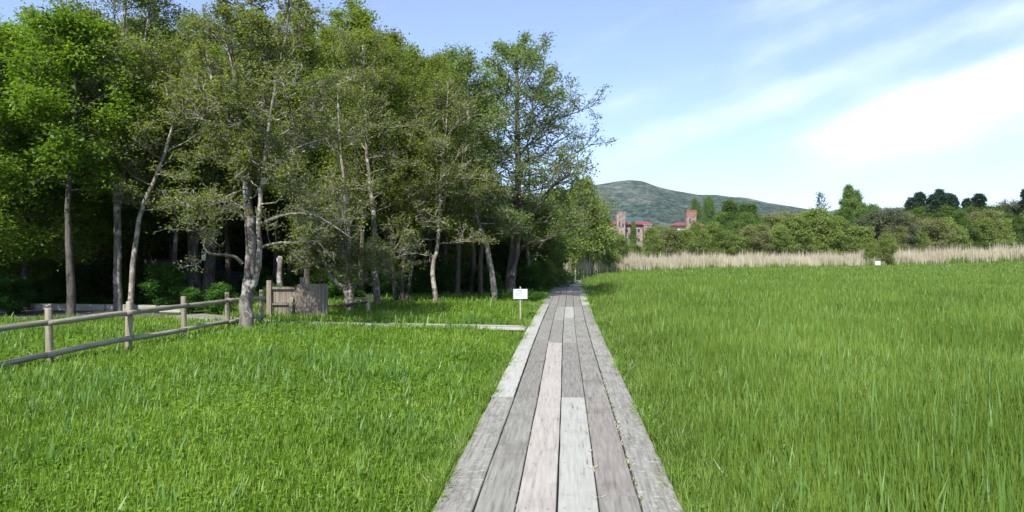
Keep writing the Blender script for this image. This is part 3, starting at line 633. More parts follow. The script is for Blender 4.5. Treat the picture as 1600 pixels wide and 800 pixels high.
# ---- prototypes for the forest behind
CD = CF(n=[0, 8, 5], gnarl=[.12, .2, .2], seg=[6, 4, 3], leafp=.9, rmin=.008, leaf_from=1, ratio=[.5, .45])
CD2 = CF(Lv=(.55, 1.25), n=[0, 8, 6], gnarl=[.14, .22, .22], up=[.05, .06, .05], seg=[6, 4, 3], leafp=.62, rmin=.010, leaf_from=1, ratio=[.5, .42])
def proto(seed, name, label, H, r, z0, env, n1, leaf, bark, lsize, per, sig, C, el=(0, 55), stems=1, flat=.5, cat='tree', lean=.3):
    T = Tree(seed)
    for k in range(stems):
        a = T.g.uniform(0, 6.28); ox = 0 if stems == 1 else math.cos(k * 6.28 / stems + a) * .25 * H * .5; oy = 0 if stems == 1 else math.sin(k * 6.28 / stems + a) * .25 * H * .5
        g = T.g; pts = [(0, 0, -.2)] + [(ox * t + g.uniform(-lean, lean) * t, oy * t + g.uniform(-lean, lean) * t, H * t * (1 if stems == 1 else g.uniform(.85, 1))) for t in (.2, .45, .7, 1)]
        sm = T.limb(pts, r, r * .12, 8 if stems == 1 else 6, 3, .02); T.crown(sm, env, n1 // stems, C, z0, sm[-1][0].z * .99, el)
    return T.build(name, label, cat, (0, 0, 0), bark, leaf, lsize, per, sig, seed=seed, flat=flat)
FB = 'trees standing inside the forest on the left'
P1 = proto(101, 'forest_tree', 'x', 12, .17, 3.2, [(0, 2.2), (.3, 3.0), (.7, 2.2), (1, .8)], 34, M['leaf_forest'], M['bark_far'], .135, 6, .21, CD2)
P2 = proto(102, 'forest_tree', 'x', 12, .15, 4.2, [(0, 2.0), (.4, 2.6), (.8, 1.6), (1, .5)], 32, M['leaf_alder'], M['bark_far'], .125, 6, .20, CD2)
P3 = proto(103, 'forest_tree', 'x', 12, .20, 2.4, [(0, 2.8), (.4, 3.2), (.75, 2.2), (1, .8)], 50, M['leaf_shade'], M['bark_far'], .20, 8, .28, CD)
P4 = proto(104, 'broadleaf_tree', 'x', 10, .18, 2.0, [(0, 2.6), (.3, 3.6), (.65, 3.0), (1, 1.4)], 56, M['leaf_maple'], M['bark_dark'], .125, 9, .18, CF(n=[0, 9, 5], gnarl=[.1, .15, .15], up=[.0, -.01, -.02], seg=[6, 4, 3], leafp=.95, rmin=.008, leaf_from=1, ratio=[.5, .45]), (-5, 40), flat=.3)
used = set()
def place(P, px, top, d, wsc=1.0, H=12, label=None, group=FB):
    h = (CAMH + .15) + (400 - top) / F * d; s_ = h / H; x = (px - 800) / F * d
    loc = (x, d, gz(x, d) if x > 0 else -.15); rz = (px * 1.7 + d) % 6.28
    if P.name not in used:
        used.add(P.name); P.location = loc; P.rotation_euler = (0, 0, rz); P.scale = (s_ * wsc, s_ * wsc, s_); P['label'] = label
        if group: P['group'] = group
        return P
    return dup(P, loc, rz, (s_ * wsc, s_ * wsc, s_), label, group)
lm = [(-60, 60, 20.0), (40, 92, 22.5), (90, 78, 25.0), (150, 110, 27.5), (-150, 40, 24), (12, 255, 23.5), (-45, 235, 22), (62, 300, 27)]
LL = ['broad fresh green maple leaning in at the left edge', 'bright green layered maple above the first fence post', 'bright green maple crown behind the dark mossy trunk', 'fresh green crown behind the forked spotted trunk', 'fresh green maple at the extreme left of the forest', 'low bright maple sapling below the big maple at the left edge', 'small maple sapling cut by the left frame edge', 'small green maple sapling left of the dark mossy trunk']
for (px, tp, d), l in zip(lm, LL): place(P4, px, tp, d, 1.0, 10, l, 'bright green maples at the left')
row = [(P2, -40, 60, 30), (P1, 60, 50, 31), (P2, 110, 30, 30), (P1, 160, 45, 29), (P2, 215, 40, 30), (P1, 270, 60, 31), (P2, 330, 75, 29), (P1, 395, 60, 32), (P2, 440, 70, 30), (P1, 480, 75, 33), (P2, 520, 50, 31), (P1, 568, 26, 32), (P2, 610, 62, 31),
       (P1, 640, 92, 34), (P2, 672, 98, 31), (P2, 696, 92, 33), (P1, 640, 190, 28.5), (P2, 500, 180, 28), (P1, 715, 250, 30)]
sidew = ['leftmost', 'second', 'third', 'fourth', 'fifth', 'sixth', 'seventh', 'eighth', 'ninth', 'tenth', 'eleventh', 'twelfth', 'thirteenth', 'fourteenth', 'fifteenth', 'sixteenth', 'seventeenth', 'eighteenth', 'nineteenth', 'twentieth', 'twenty-first', 'twenty-second', 'twenty-third', 'twenty-fourth', 'twenty-fifth', 'twenty-sixth', 'twenty-seventh', 'twenty-eighth']
def ordl(i): return sidew[i] + ' from the left' if i else sidew[0]
for i, (P, px, tp, d) in enumerate(sorted(row, key=lambda r: r[1])):
    place(P, px, tp, d, .95, 12, ('olive green' if P is P2 else 'mid green') + ' leafy tree in the middle of the forest, ' + ordl(i))
row3 = [(-120, 150, 38), (-30, 180, 40), (50, 190, 37), (120, 160, 42), (190, 150, 38), (250, 130, 43), (310, 150, 38), (370, 160, 42), (430, 170, 38), (490, 180, 43), (550, 170, 39), (600, 200, 42), (650, 230, 38), (695, 240, 43), (735, 245, 40), (775, 310, 44), (820, 340, 41)]
for i, (px, tp, d) in enumerate(row3): place(P3, px, tp, d, 1.15, 12, 'dark shaded dense tree deep in the forest, ' + ordl(i))
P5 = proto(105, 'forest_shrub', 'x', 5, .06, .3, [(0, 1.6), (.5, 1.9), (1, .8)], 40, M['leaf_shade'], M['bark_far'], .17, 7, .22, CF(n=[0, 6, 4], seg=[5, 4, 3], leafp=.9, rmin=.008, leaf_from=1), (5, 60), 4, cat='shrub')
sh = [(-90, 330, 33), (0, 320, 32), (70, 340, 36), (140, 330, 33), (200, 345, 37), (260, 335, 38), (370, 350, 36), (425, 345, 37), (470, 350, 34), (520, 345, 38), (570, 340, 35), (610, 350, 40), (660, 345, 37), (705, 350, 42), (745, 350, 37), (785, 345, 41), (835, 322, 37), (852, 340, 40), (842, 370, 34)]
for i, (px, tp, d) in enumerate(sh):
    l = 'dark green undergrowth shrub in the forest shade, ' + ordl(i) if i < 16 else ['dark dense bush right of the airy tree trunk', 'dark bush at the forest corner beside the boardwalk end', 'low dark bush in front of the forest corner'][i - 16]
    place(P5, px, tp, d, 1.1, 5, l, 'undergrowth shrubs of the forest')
P6 = proto(106, 'forest_shrub', 'x', 2.5, .03, .2, [(0, .8), (.5, .9), (1, .35)], 34, M['leaf_herb'], M['bark_far'], .12, 6, .13, CF(n=[0, 6, 3], seg=[5, 3, 3], leafp=.9, rmin=.005, leaf_from=1, Lref=.8), (10, 60), 4, cat='shrub')
for px, tp, d, l in [(256, 415, 22.5, 'bright green bush lit by the sun between two dark trunks'), (345, 446, 20, 'leafy bush behind the fence just left of the big tree'), (30, 440, 21, 'green bush at the left edge behind the fence'), (-20, 425, 20, 'green bush cut by the left frame edge'), (300, 452, 21.5, 'low green bush at the foot of the old trunks'), (430, 448, 21, 'low green bush behind the gate posts')]:
    place(P6, px, tp, d, 1.25, 2.5, l, 'small bright bushes behind the fence')
for i, (px, tp, d) in enumerate([(60, 418, 26), (95, 428, 25), (150, 415, 27), (222, 420, 26), (330, 424, 27), (400, 420, 26.5), (455, 424, 27), (515, 420, 26), (535, 428, 25), (572, 416, 28), (608, 424, 27), (650, 416, 29), (700, 418, 29), (730, 414, 31), (758, 420, 30), (828, 418, 32)]):
    place(P6, px, tp, d, 1.5, 2.5, 'low leafy bush between the forest trunks, ' + ordl(i), 'low bushes between the forest trunks')
# extra thin trunks seen in the shade
P7T = Tree(120); sm = P7T.limb([(0, 0, -.2), (.1, 0, 2), (0, .1, 4), (.2, 0, 6.5), (.1, .1, 9)], .13, .03, 8, 3, .03)
P7T.crown(sm, [(0, 1.2), (1, 1.4)], 18, CF(n=[0, 6, 4], leafp=.5, rmin=.008), 3, 8.8, (0, 50))
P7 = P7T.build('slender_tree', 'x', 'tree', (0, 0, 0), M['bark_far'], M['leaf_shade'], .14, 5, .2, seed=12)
for i, (px, d, rs) in enumerate([(20, 26, .8), (68, 29, 1), (140, 28, 1.1), (236, 29, .8), (352, 28, 1), (432, 29, 1.1), (456, 27, .8), (512, 28, 1), (564, 25.5, .9), (604, 27, 1.1), (660, 29, .8), (715, 28, .8), (735, 30, 1), (752, 29, .9), (824, 33, .9)]):
    x = (px - 800) / F * d; loc = (x, d, -.15); l = 'slender trunk in the forest shade, ' + ordl(i)
    if i == 0: P7.location = loc; P7.scale = (rs, rs, 1); P7['label'] = l; P7['group'] = 'slender shaded trunks'
    else: dup(P7, loc, px, (rs, rs, random.Random(i).uniform(.8, 1.05)), l, 'slender shaded trunks')

# ---- far belt of shrubs and trees behind the reeds
CS = CF(Lv=(.45, 1.3), n=[0, 7, 4], seg=[5, 4, 3], leafp=.85, rmin=.02, leaf_from=1, gnarl=[.18, .22, .22], Lref=2.5)
Q = {}
Q['olive'] = proto(201, 'willow_shrub', 'x', 6, .10, .3, [(0, 2.0), (.5, 2.4), (1, 1.1)], 60, M['leaf_olive'], M['bark_pale'], .24, 5, .28, CS, (5, 65), 5, cat='shrub')
Q['olive2'] = proto(202, 'willow_shrub', 'x', 6, .10, .2, [(0, 2.4), (.5, 2.2), (1, .9)], 54, M['leaf_olive'], M['bark_pale'], .26, 5, .30, CS, (5, 60), 6, cat='shrub')
Q['brown'] = proto(203, 'willow_shrub', 'x', 6, .10, .3, [(0, 2.0), (.5, 2.3), (1, 1.0)], 60, M['leaf_brown'], M['bark_pale'], .20, 4, .28, CS, (5, 65), 5, cat='shrub')
Q['grey'] = proto(204, 'willow_shrub', 'x', 6, .10, .3, [(0, 2.2), (.5, 2.5), (1, 1.0)], 60, M['leaf_grey'], M['bark_pale'], .20, 4, .28, CS, (5, 60), 5, cat='shrub')
Q['bright'] = proto(205, 'broadleaf_tree', 'x', 9, .15, 1.2, [(0, 2.6), (.4, 3.2), (.8, 2.0), (1, .9)], 60, M['leaf_bright'], M['bark_far'], .25, 4, .32, CS, (0, 55))
Q['tall'] = proto(206, 'poplar_tree', 'x', 12, .2, 2, [(0, 2.6), (.3, 2.7), (.7, 1.4), (1, .3)], 60, M['leaf_tall'], M['bark_far'], .26, 4, .30, CS, (15, 65))
Q['pine'] = proto(207, 'pine_tree', 'x', 11, .22, 2.0, [(0, 2.6), (.45, 2.2), (.8, 1.1), (1, .3)], 50, M['leaf_pine'], M['bark_far'], .28, 7, .24, CF(Lv=(.5, 1.2), n=[0, 7, 4], seg=[5, 4, 3], leafp=.95, rmin=.02, leaf_from=1, ratio=[.45, .4]), (-8, 30), flat=.8)
Q['dark'] = proto(208, 'broadleaf_tree', 'x', 9, .18, 1.0, [(0, 2.8), (.4, 3.2), (.8, 2.2), (1, 1.0)], 54, M['leaf_shade'], M['bark_far'], .32, 7, .34, CS, (0, 55))
Q['thin'] = proto(209, 'bare_tree', 'x', 10, .10, 4.5, [(0, 1.4), (.5, 1.6), (1, .9)], 22, M['leaf_grey'], M['bark_far'], .22, 2, .2, CF(n=[0, 6, 3], seg=[5, 4, 3], leafp=.4, rmin=.03, leaf_from=2), (15, 60))
QH = dict(olive=6, olive2=6, brown=6, grey=6, bright=9, tall=12, pine=11, dark=9, thin=10)
belt = [  # kind, px, top, d, width factor
 ('olive', 872, 318, 52, .9), ('brown', 893, 340, 56, .9), ('olive', 915, 345, 60, 1), ('olive2', 940, 362, 68, 1), ('olive', 900, 302, 50, .8), ('olive2', 928, 330, 56, .9), ('bright', 903, 300, 66, .7), ('brown', 925, 325, 74, .9), ('olive', 962, 375, 78, 1.1),
 ('olive2', 990, 384, 84, 1.2), ('olive', 1020, 366, 88, .8), ('brown', 1045, 362, 92, 1.0), ('olive2', 1070, 362, 92, .9), ('olive', 1034, 362, 140, .9), ('bright', 990, 350, 170, .35), ('olive', 1058, 370, 120, 1.0), ('bright', 1086, 318, 275, .45), ('bright', 1107, 315, 270, .45), ('dark', 1440, 338, 146, 1.0), ('dark', 1478, 337, 147, 1.0), ('dark', 1517, 338, 147, 1.0), ('dark', 1549, 336, 147, .9), 
 ('olive', 1092, 358, 98, .8), ('bright', 1128, 338, 132, .7), ('dark', 1140, 325, 160, .9), ('dark', 1168, 329, 165, .9), ('bright', 1165, 338, 135, .9), ('olive', 1122, 360, 104, 1.2), ('olive2', 1150, 372, 104, 1.2), ('brown', 1180, 358, 106, 1.1), ('bright', 1190, 350, 125, .8),
 ('brown', 1210, 344, 140, 1.1), ('brown', 1240, 340, 145, 1.3), ('brown', 1262, 342, 150, 1.3), ('olive', 1210, 362, 108, 1.2), ('olive', 1240, 352, 112, 1.2), ('olive', 1270, 340, 118, 1.1), ('olive2', 1285, 345, 116, 1.2), ('thin', 1284, 309, 150, 1),
 ('tall', 1327, 295, 148, .9), ('tall', 1338, 303, 150, .8), ('bright', 1318, 332, 142, .9), ('bright', 1345, 334, 140, .9), ('bright', 1362, 328, 150, .7), ('olive', 1310, 352, 118, 1.1), ('olive2', 1340, 358, 118, 1.2), ('grey', 1385, 340, 122, 1.3), ('grey', 1402, 350, 120, 1.1), ('olive', 1385, 374, 101, .8), ('olive2', 1360, 382, 101, .8), ('brown', 1412, 342, 130, 1), ('grey', 1360, 345, 128, 1),
 ('pine', 1422, 315, 150, 0.95), ('pine', 1438, 307, 152, 0.95), ('pine', 1456, 311, 148, 0.95), ('pine', 1466, 303, 150, 0.89), ('pine', 1480, 309, 152, 0.95), ('pine', 1491, 312, 149, 0.83), ('pine', 1512, 317, 150, 0.83), ('pine', 1528, 310, 151, 1.07), ('pine', 1450, 327, 140, 1.07), ('dark', 1432, 340, 132, .9), ('dark', 1465, 345, 130, .9), ('dark', 1500, 345, 132, 1), ('bright', 1500, 336, 142, .5),
 ('bright', 1508, 348, 122, .7), ('brown', 1455, 352, 120, 1.2), ('brown', 1540, 342, 128, 1.0), ('olive', 1485, 356, 116, 1.1), ('olive', 1528, 356, 118, 1.2), ('olive2', 1555, 350, 126, 1.0), ('olive', 1545, 352, 122, 1), ('grey', 1575, 335, 150, 1.2), ('dark', 1572, 348, 132, .9), ('dark', 1600, 352, 130, .9), ('grey', 1598, 334, 150, 1.2), ('pine', 1606, 300, 146, 0.95), ('thin', 1568, 322, 160, .7), ('thin', 1585, 322, 160, .7), ('olive', 1635, 340, 130, 1.3), ('pine', 1640, 307, 148, 1.19), ('dark', 1680, 335, 135, 1.2), ('olive', 1720, 345, 130, 1.2), ('pine', 1720, 297, 155, 1.31),
 ('olive2', 1430, 366, 112, 1.2), ('brown', 1398, 362, 118, 1.0)]
kn = dict(olive='olive green willow shrub', olive2='low wide olive willow shrub', brown='brownish green willow shrub', grey='greyish green willow shrub', bright='fresh green leafy tree', tall='tall pointed green tree', pine='dark green pine', dark='deep green broadleaf tree', thin='thin sparse bare tree')
def reed_edge(px): return np.interp(px, [840, 880, 915, 950, 1100, 1300, 1500, 1700, 2200], [47, 49, 54, 62, 78, 94, 110, 122, 140])
cnt = {}
belt = sorted(belt, key=lambda b: (b[0], b[1]))
for kd, px, tp, d, wf in belt:
    if (kd, px) not in (('olive', 1385), ('olive2', 1360)): d = max(d, float(reed_edge(px)) + float(np.interp(px, [866, 1000, 1380, 1600, 1800], [4, 11, 14, 24, 26])))
    i = cnt.get(kd, 0); cnt[kd] = i + 1
    place(Q[kd], px, tp, d, wf, QH[kd], kn[kd] + ' behind the reeds, ' + ordl(i) + ' of its kind', 'far belt: ' + kn[kd] + 's')

# ------------------------------------------------------------------ buildings far behind
def building(name, d, px0, px1, roof_y, depth, label, towers, segs, green=None):
    xc = (px0 + px1) / 2; x = (xc - 800) / F * d; b = empty(name, (x, d, -.15), label, 'building')
    def lx(px): return (px - xc) / F * d
    def hz_(py): return CAMH + (400 - py) / F * d + .15
    H = hz_(roof_y)
    for (a, c, mt) in segs:   # wall blocks
        V, Fc = boxm([((lx(a) + lx(c)) / 2, depth / 2, H / 2, lx(c) - lx(a), depth, H)]); wl = obj('wall', mesh_list('wall', V, Fc, M[mt]), b)
        w_ = lx(c) - lx(a); n = max(2, int(w_ / 1.8))
        for fl in range(3):
            for k in range(n):
                xw = lx(a) + w_ * (k + .5) / n; zw = H - 1.9 - fl * 3.0
                V, Fc = boxm([(xw, -.02, zw, .98, .10, 1.42)]); wo = obj('window', mesh_list('window', V, Fc, M['wall_pale']), b)
                V, Fc = boxm([(xw, -.075, zw, .82, .05, 1.24)]); obj('pane', mesh_list('pane', V, Fc, M['glass']), wo)
        if mt == 'wall_pale':
            V, Fc = boxm([((lx(a) + lx(c)) / 2, -.8, H - 3.1 - 3 * fl, w_ - .1, 1.5, .25) for fl in range(3)]); obj('balcony', mesh_list('balcony', V, Fc, M['wall_pale']), b)
        # hipped red roof
        x0, x1 = lx(a) - .8, lx(c) + .8; y0, y1 = -.9, depth + .9; zz = H; hh = 1.35
        V = [(x0, y0, zz), (x1, y0, zz), (x1, y1, zz), (x0, y1, zz), (x0, y0, zz + .35), (x1, y0, zz + .35), (x1, y1, zz + .35), (x0, y1, zz + .35), (x0 + 1.5, (y0 + y1) / 2, zz + hh), (x1 - 1.5, (y0 + y1) / 2, zz + hh)]
        Fc = [(0, 3, 2, 1), (0, 1, 5, 4), (1, 2, 6, 5), (2, 3, 7, 6), (3, 0, 4, 7), (4, 5, 9, 8), (6, 7, 8, 9), (5, 6, 9), (7, 4, 8)]
        obj('roof', mesh_list('roof', V, Fc, M['roof']), b)
    for (a, c, top, mlow, mtop, split) in towers:
        Ht = hz_(top); Hs = hz_(split); w_ = lx(c) - lx(a)
        V, Fc = boxm([((lx(a) + lx(c)) / 2, -1.2, Hs / 2, w_, 2.6, Hs)]); tw = obj('tower', mesh_list('tower', V, Fc, M[mlow]), b)
        V, Fc = boxm([((lx(a) + lx(c)) / 2, -1.2, (Hs + Ht) / 2, w_ + .15, 2.75, Ht - Hs), ((lx(a) + lx(c)) / 2, -1.2, Ht + .1, w_ + .5, 3.1, .25)]); obj('tower_top', mesh_list('tower_top', V, Fc, M[mtop]), tw)
        V, Fc = boxm([((lx(a) + lx(c)) / 2 - .5, -2.53, Hs - 1.2, .5, .08, 1.6), ((lx(a) + lx(c)) / 2 + .6, -2.53, Hs - 1.6, .5, .08, 1.2)]); obj('tower_window', mesh_list('tower_window', V, Fc, M['glass']), tw)
    if green:
        a, c, yb, yt = green; V = [(lx(a), depth + 2, hz_(yb)), (lx(c), depth + 2, hz_(yb)), (lx(c), depth + 7, hz_(yt)), (lx(a), depth + 7, hz_(yt)), (lx(c), depth + 12, hz_(yb)), (lx(a), depth + 12, hz_(yb)), (lx(a), depth + 2, 0), (lx(c), depth + 2, 0), (lx(c), depth + 12, 0), (lx(a), depth + 12, 0)]
        obj('rear_roof', mesh_list('rear_roof', V, [(0, 1, 2, 3), (3, 2, 4, 5), (6, 7, 1, 0), (7, 8, 4, 2, 1), (8, 9, 5, 4), (9, 6, 0, 3, 5)], M['roof_green']), b)
building('hotel_building', 225, 940, 1017, 351, 9, 'far hotel wing with two small red roofs and a pale stone tower', [(962, 975, 333, 'stone', 'stone', 345), (1004, 1015, 352, 'stone', 'stone', 358)], [(952, 985, 'stone'), (992, 1015, 'stone')], green=(974, 1017, 345, 335))
building('hotel_building', 235, 1055, 1098, 353, 9, 'hotel wing with a rusty brick tower over a red roof, right of the stone tower', [(1070, 1085, 330, 'stone', 'brick', 340)], [(1058, 1097, 'wall_pale')])

# ------------------------------------------------------------------ dark blue parked car glimpsed between the trunks
def car():
    d = 33; x = (312 - 800) / F * d; c = empty('parked_car', (x, d, -.15), 'dark blue car parked deep in the shade behind the old trunks', 'car')
    prof = [(-2.2, .35), (2.15, .35), (2.2, .75), (2.05, .95), (1.15, 1.05), (.45, 1.52), (-1.3, 1.58), (-2.05, 1.15), (-2.22, .9)]
    V = []; n = len(prof)
    for i, (y, ins) in enumerate(((-.85, .06), (-.80, 0), (.80, 0), (.85, .06))):
        for (px, pz) in prof: V.append((px * (1 - ins * .1), y * (1 - (.12 if pz > 1.1 else 0)), pz))
    Fc = [tuple(range(n)), tuple(3 * n + k for k in range(n))[::-1]]
    for i in range(3):
        for k in range(n): Fc.append((i * n + k, i * n + (k + 1) % n, (i + 1) * n + (k + 1) % n, (i + 1) * n + k))
    obj('body', mesh_list('body', V, Fc, M['car']), c)
    V, Fc = boxm([(-.95, -.762, 1.27, .95, .02, .34), (.02, -.762, 1.27, .8, .02, .32)]); obj('window', mesh_list('window', V, Fc, M['glass']), c)
    for wx in (-1.35, 1.35):
        for wy in (-.80, .80):
            V, Fc = tubes([([(wx, wy - .1, .33), (wx, wy + .1, .33)], [.33, .33], 18)]); wh = obj('wheel', mesh_np('wheel', V, Fc, M['tyre']), c)
            V, Fc = tubes([([(wx, wy - .115, .33), (wx, wy - .09, .33)], [.02, .2], 12)]); obj('rim', mesh_np('rim', V, Fc, M['chrome']), wh)
    V, Fc = boxm([(2.14, -.6, .78, .1, .3, .14)]); obj('headlight', mesh_list('headlight', V, Fc, M['lamp']), c)
    V, Fc = boxm([(2.14, .6, .78, .1, .3, .14)]); obj('headlight', mesh_list('headlight', V, Fc, M['lamp']), c)
car()

# ------------------------------------------------------------------ grass, reeds, herbs (geometry-node scatter of tufts)
SRC = bpy.data.collections.new('scatter_sources')
def blade_tuft(name, n, h, w, spread, lean, mat, seed, curve=.3, segs=3, hv=.35, vbase=0.0, vv=1.0, colname=None):
    g = np.random.default_rng(seed); V = []; Fc = []; A = []
    for k in range(n):
        a = g.uniform(0, 2 * PI); r = spread * math.sqrt(g.uniform()); x0, y0 = r * math.cos(a), r * math.sin(a); a2 = g.uniform(0, 2 * PI); ln = g.uniform(.2, 1) * lean
        hh = h * (1 - hv * g.uniform()); fx, fy = math.cos(a2), math.sin(a2); wx, wy = -fy, fx; tw = g.uniform(-.6, .6); val = vbase + vv * g.uniform()
        cu = curve * g.uniform(.2, 1.3)
        for i in range(segs + 1):
            t = i / segs; z = hh * (t - .25 * cu * t * t); o_ = hh * (ln * t + cu * t * t * .9); ww = w * (1 - t ** 1.8) * (.55 + .9 * min(t * 2, 1)) * .5 + w * .03
            c, s_ = math.cos(tw * t), math.sin(tw * t); ax, ay = wx * c - wy * s_, wx * s_ + wy * c
            V += [(x0 + fx * o_ - ax * ww, y0 + fy * o_ - ay * ww, z), (x0 + fx * o_ + ax * ww, y0 + fy * o_ + ay * ww, z)]; A += [val, val]
            if i < segs: q = len(V) - 2; Fc.append((q, q + 1, q + 3, q + 2))
    return V, Fc, A
def src(name, VFA, mat):
    V, Fc, A = VFA; o = bpy.data.objects.new(name, mesh_np(name, np.array(V), np.array(Fc), mat, True, A)); return o
def weed(n, h, size, spread, seed):
    g = np.random.default_rng(seed); V = []; Fc = []; A = []
    for k in range(n):
        a = g.uniform(0, 2 * PI); r = spread * math.sqrt(g.uniform()); p = np.array([r * math.cos(a), r * math.sin(a), h * g.uniform(.3, 1)])
        a2 = g.uniform(0, 2 * PI); tilt = g.uniform(-.2, .7); dr = np.array([math.cos(a2) * math.cos(tilt), math.sin(a2) * math.cos(tilt), math.sin(tilt)]); sd_ = np.array([-math.sin(a2), math.cos(a2), g.uniform(-.3, .3)])
        s_ = size * g.uniform(.6, 1.3); q = len(V); V += [tuple(p), tuple(p + dr * s_ * .5 + sd_ * s_ * .25), tuple(p + dr * s_), tuple(p + dr * s_ * .5 - sd_ * s_ * .25)]; A += [g.uniform()] * 4; Fc.append((q, q + 1, q + 2, q + 3))
    return V, Fc, A
LODS = (1.0, 1.9, 3.6, 6.8)
def lods(specs):
    out = []
    for L_ in LODS:
        for kind, args, m_ in specs:
            a = list(args)
            if kind == 'b': # n h w spread lean seed curve segs hv
                n_, h_, w_, sp2, ln, sd2, cu = a[:7]; sg = a[7] if len(a) > 7 else 3
                out.append(src('s', blade_tuft('a', n_ if n_ < 8 else int(n_ * (1 + .12 * (L_ - 1))), h_, w_ * L_ ** .8, sp2 * L_, ln, None, sd2, cu, sg), m_))
            else:
                n_, h_, sz, sp2, sd2 = a; out.append(src('s', weed(n_, h_, sz * L_ ** .55, sp2 * L_, sd2), m_))
    return out
def lodpick(fp, typ, nt_):
    l = np.clip(np.searchsorted(np.array([1.38, 2.6, 4.9]), fp), 0, 3); return l * nt_ + typ, fp / np.array(LODS)[l]
def scatter(name, P, rz, sc, idx, sources, label=None, tilt=None):
    c = bpy.data.collections.new(name + '_tufts')
    for i, s_ in enumerate(sources): s_.name = '%s_tuft_%02d' % (name, i); c.objects.link(s_)
    me = bpy.data.meshes.new(name); me.vertices.add(len(P)); me.vertices.foreach_set('co', np.asarray(P, dtype=np.float32).ravel())
    rot = np.zeros((len(P), 3), dtype=np.float32); rot[:, 2] = rz
    if tilt is not None: rot[:, 0] = tilt[:, 0]; rot[:, 1] = tilt[:, 1]
    a = me.attributes.new('rot', 'FLOAT_VECTOR', 'POINT'); a.data.foreach_set('vector', rot.ravel())
    a = me.attributes.new('scl', 'FLOAT_VECTOR', 'POINT'); a.data.foreach_set('vector', np.asarray(sc, dtype=np.float32).ravel())
    a = me.attributes.new('idx', 'INT', 'POINT'); a.data.foreach_set('value', np.asarray(idx, dtype=np.int32))
    o = obj(name, me); tag(o, label, None, None, 'stuff')
    ng = bpy.data.node_groups.new(name, 'GeometryNodeTree'); ng.interface.new_socket('Geometry', in_out='INPUT', socket_type='NodeSocketGeometry'); ng.interface.new_socket('Geometry', in_out='OUTPUT', socket_type='NodeSocketGeometry')
    N = ng.nodes; L = ng.links; gi = N.new('NodeGroupInput'); go = N.new('NodeGroupOutput')
    ci = N.new('GeometryNodeCollectionInfo'); ci.inputs[0].default_value = c; ci.inputs['Separate Children'].default_value = True; ci.inputs['Reset Children'].default_value = True
    ip = N.new('GeometryNodeInstanceOnPoints'); ip.inputs['Pick Instance'].default_value = True
    def na(nm, ty):
        n = N.new('GeometryNodeInputNamedAttribute'); n.data_type = ty; n.inputs[0].default_value = nm; return n.outputs[0]
    L.new(gi.outputs[0], ip.inputs['Points']); L.new(ci.outputs[0], ip.inputs['Instance']); L.new(na('idx', 'INT'), ip.inputs['Instance Index'])
    L.new(na('rot', 'FLOAT_VECTOR'), ip.inputs['Rotation']); L.new(na('scl', 'FLOAT_VECTOR'), ip.inputs['Scale']); L.new(ip.outputs[0], go.inputs[0])
    md = o.modifiers.new('scatter', 'NODES'); md.node_group = ng; return o
def polar(n, a0, a1, d0, d1, seed, soft=3.0):
    """points even on the screen: density falls with distance squared"""
    g = np.random.default_rng(seed); uu = g.uniform(np.log(d0 + soft), np.log(d1 + soft), n); dd = np.exp(uu) - soft; t = g.uniform(math.tan(a0), math.tan(a1), n)
    return dd * t, dd, g
clx = np.array([c[1] for c in CL]); cly = np.array([c[0] for c in CL])
def lateral(x, y): return x - np.interp(y, cly, clx)
def seg_dist(x, y, pts):
    D = np.full(x.shape, 1e9)
    for (ax, ay), (bx, by) in zip(pts, pts[1:]):
        t = np.clip(((x - ax) * (bx - ax) + (y - ay) * (by - ay)) / ((bx - ax) ** 2 + (by - ay) ** 2), 0, 1); D = np.minimum(D, np.hypot(x - ax - t * (bx - ax), y - ay - t * (by - ay)))
    return D

# right meadow
x, y, g = polar(64000, R(-4), R(48), 1.6, 155, 5, 3.5)
lat = lateral(x, y); px = x / np.maximum(y, .1) * F + 800
k = (lat > .83) & (y < reed_edge(px) + 4); x, y, lat = x[k], y[k], lat[k]
n = len(x); edge = np.clip((lat - .8) / 1.6, 0, 1); hn = vnoise(np.stack([x, y, x * 0], -1), .8, 4)
H = (.17 + .37 * edge ** .8) * (1 + .20 * hn + .08 * vnoise(np.stack([x, y, x * 0], -1), 2.6, 14)) * g.uniform(.75, 1.2, n); fp = (1 + y / 6.5)
fp = np.minimum(fp, np.maximum(1, 1 + (lat - .9) * 1.6)) ; fp = np.minimum(fp, 14)
z = gz_np(x)
typ = g.choice(8, n, p=[.25, .24, .20, .13, .065, .065, .03, .02])
grR = lods([('b', (16, .40, .0075, .075, .10, 1, .22), M['grass_r']), ('b', (16, .40, .0065, .085, .14, 2, .30), M['grass_r']), ('b', (14, .37, .008, .075, .08, 3, .15), M['grass_r']),
       ('b', (14, .32, .009, .08, .3, 4, .5), M['grass_r']), ('b', (2, .50, .010, .05, .10, 5, .22), M['reed_shoot']), ('b', (1, .50, .014, .04, .3, 6, .75, 5), M['reed_shoot']), ('w', (26, .24, .04, .09, 7), M['weed']), ('b', (3, .34, .007, .07, .35, 8, .6), M['reed'])])
idx, fs = lodpick(fp, typ, 8); fs = np.where(np.isin(typ, (4, 5, 7)), 1, fs); S = np.stack([fs, fs, H / .40], -1)
scatter('grass', np.stack([x, y, z], -1), g.uniform(0, 6.28, n), S, idx, grR, 'tall green sedge meadow right of the boardwalk', g.normal(0, .07, (n, 2)))

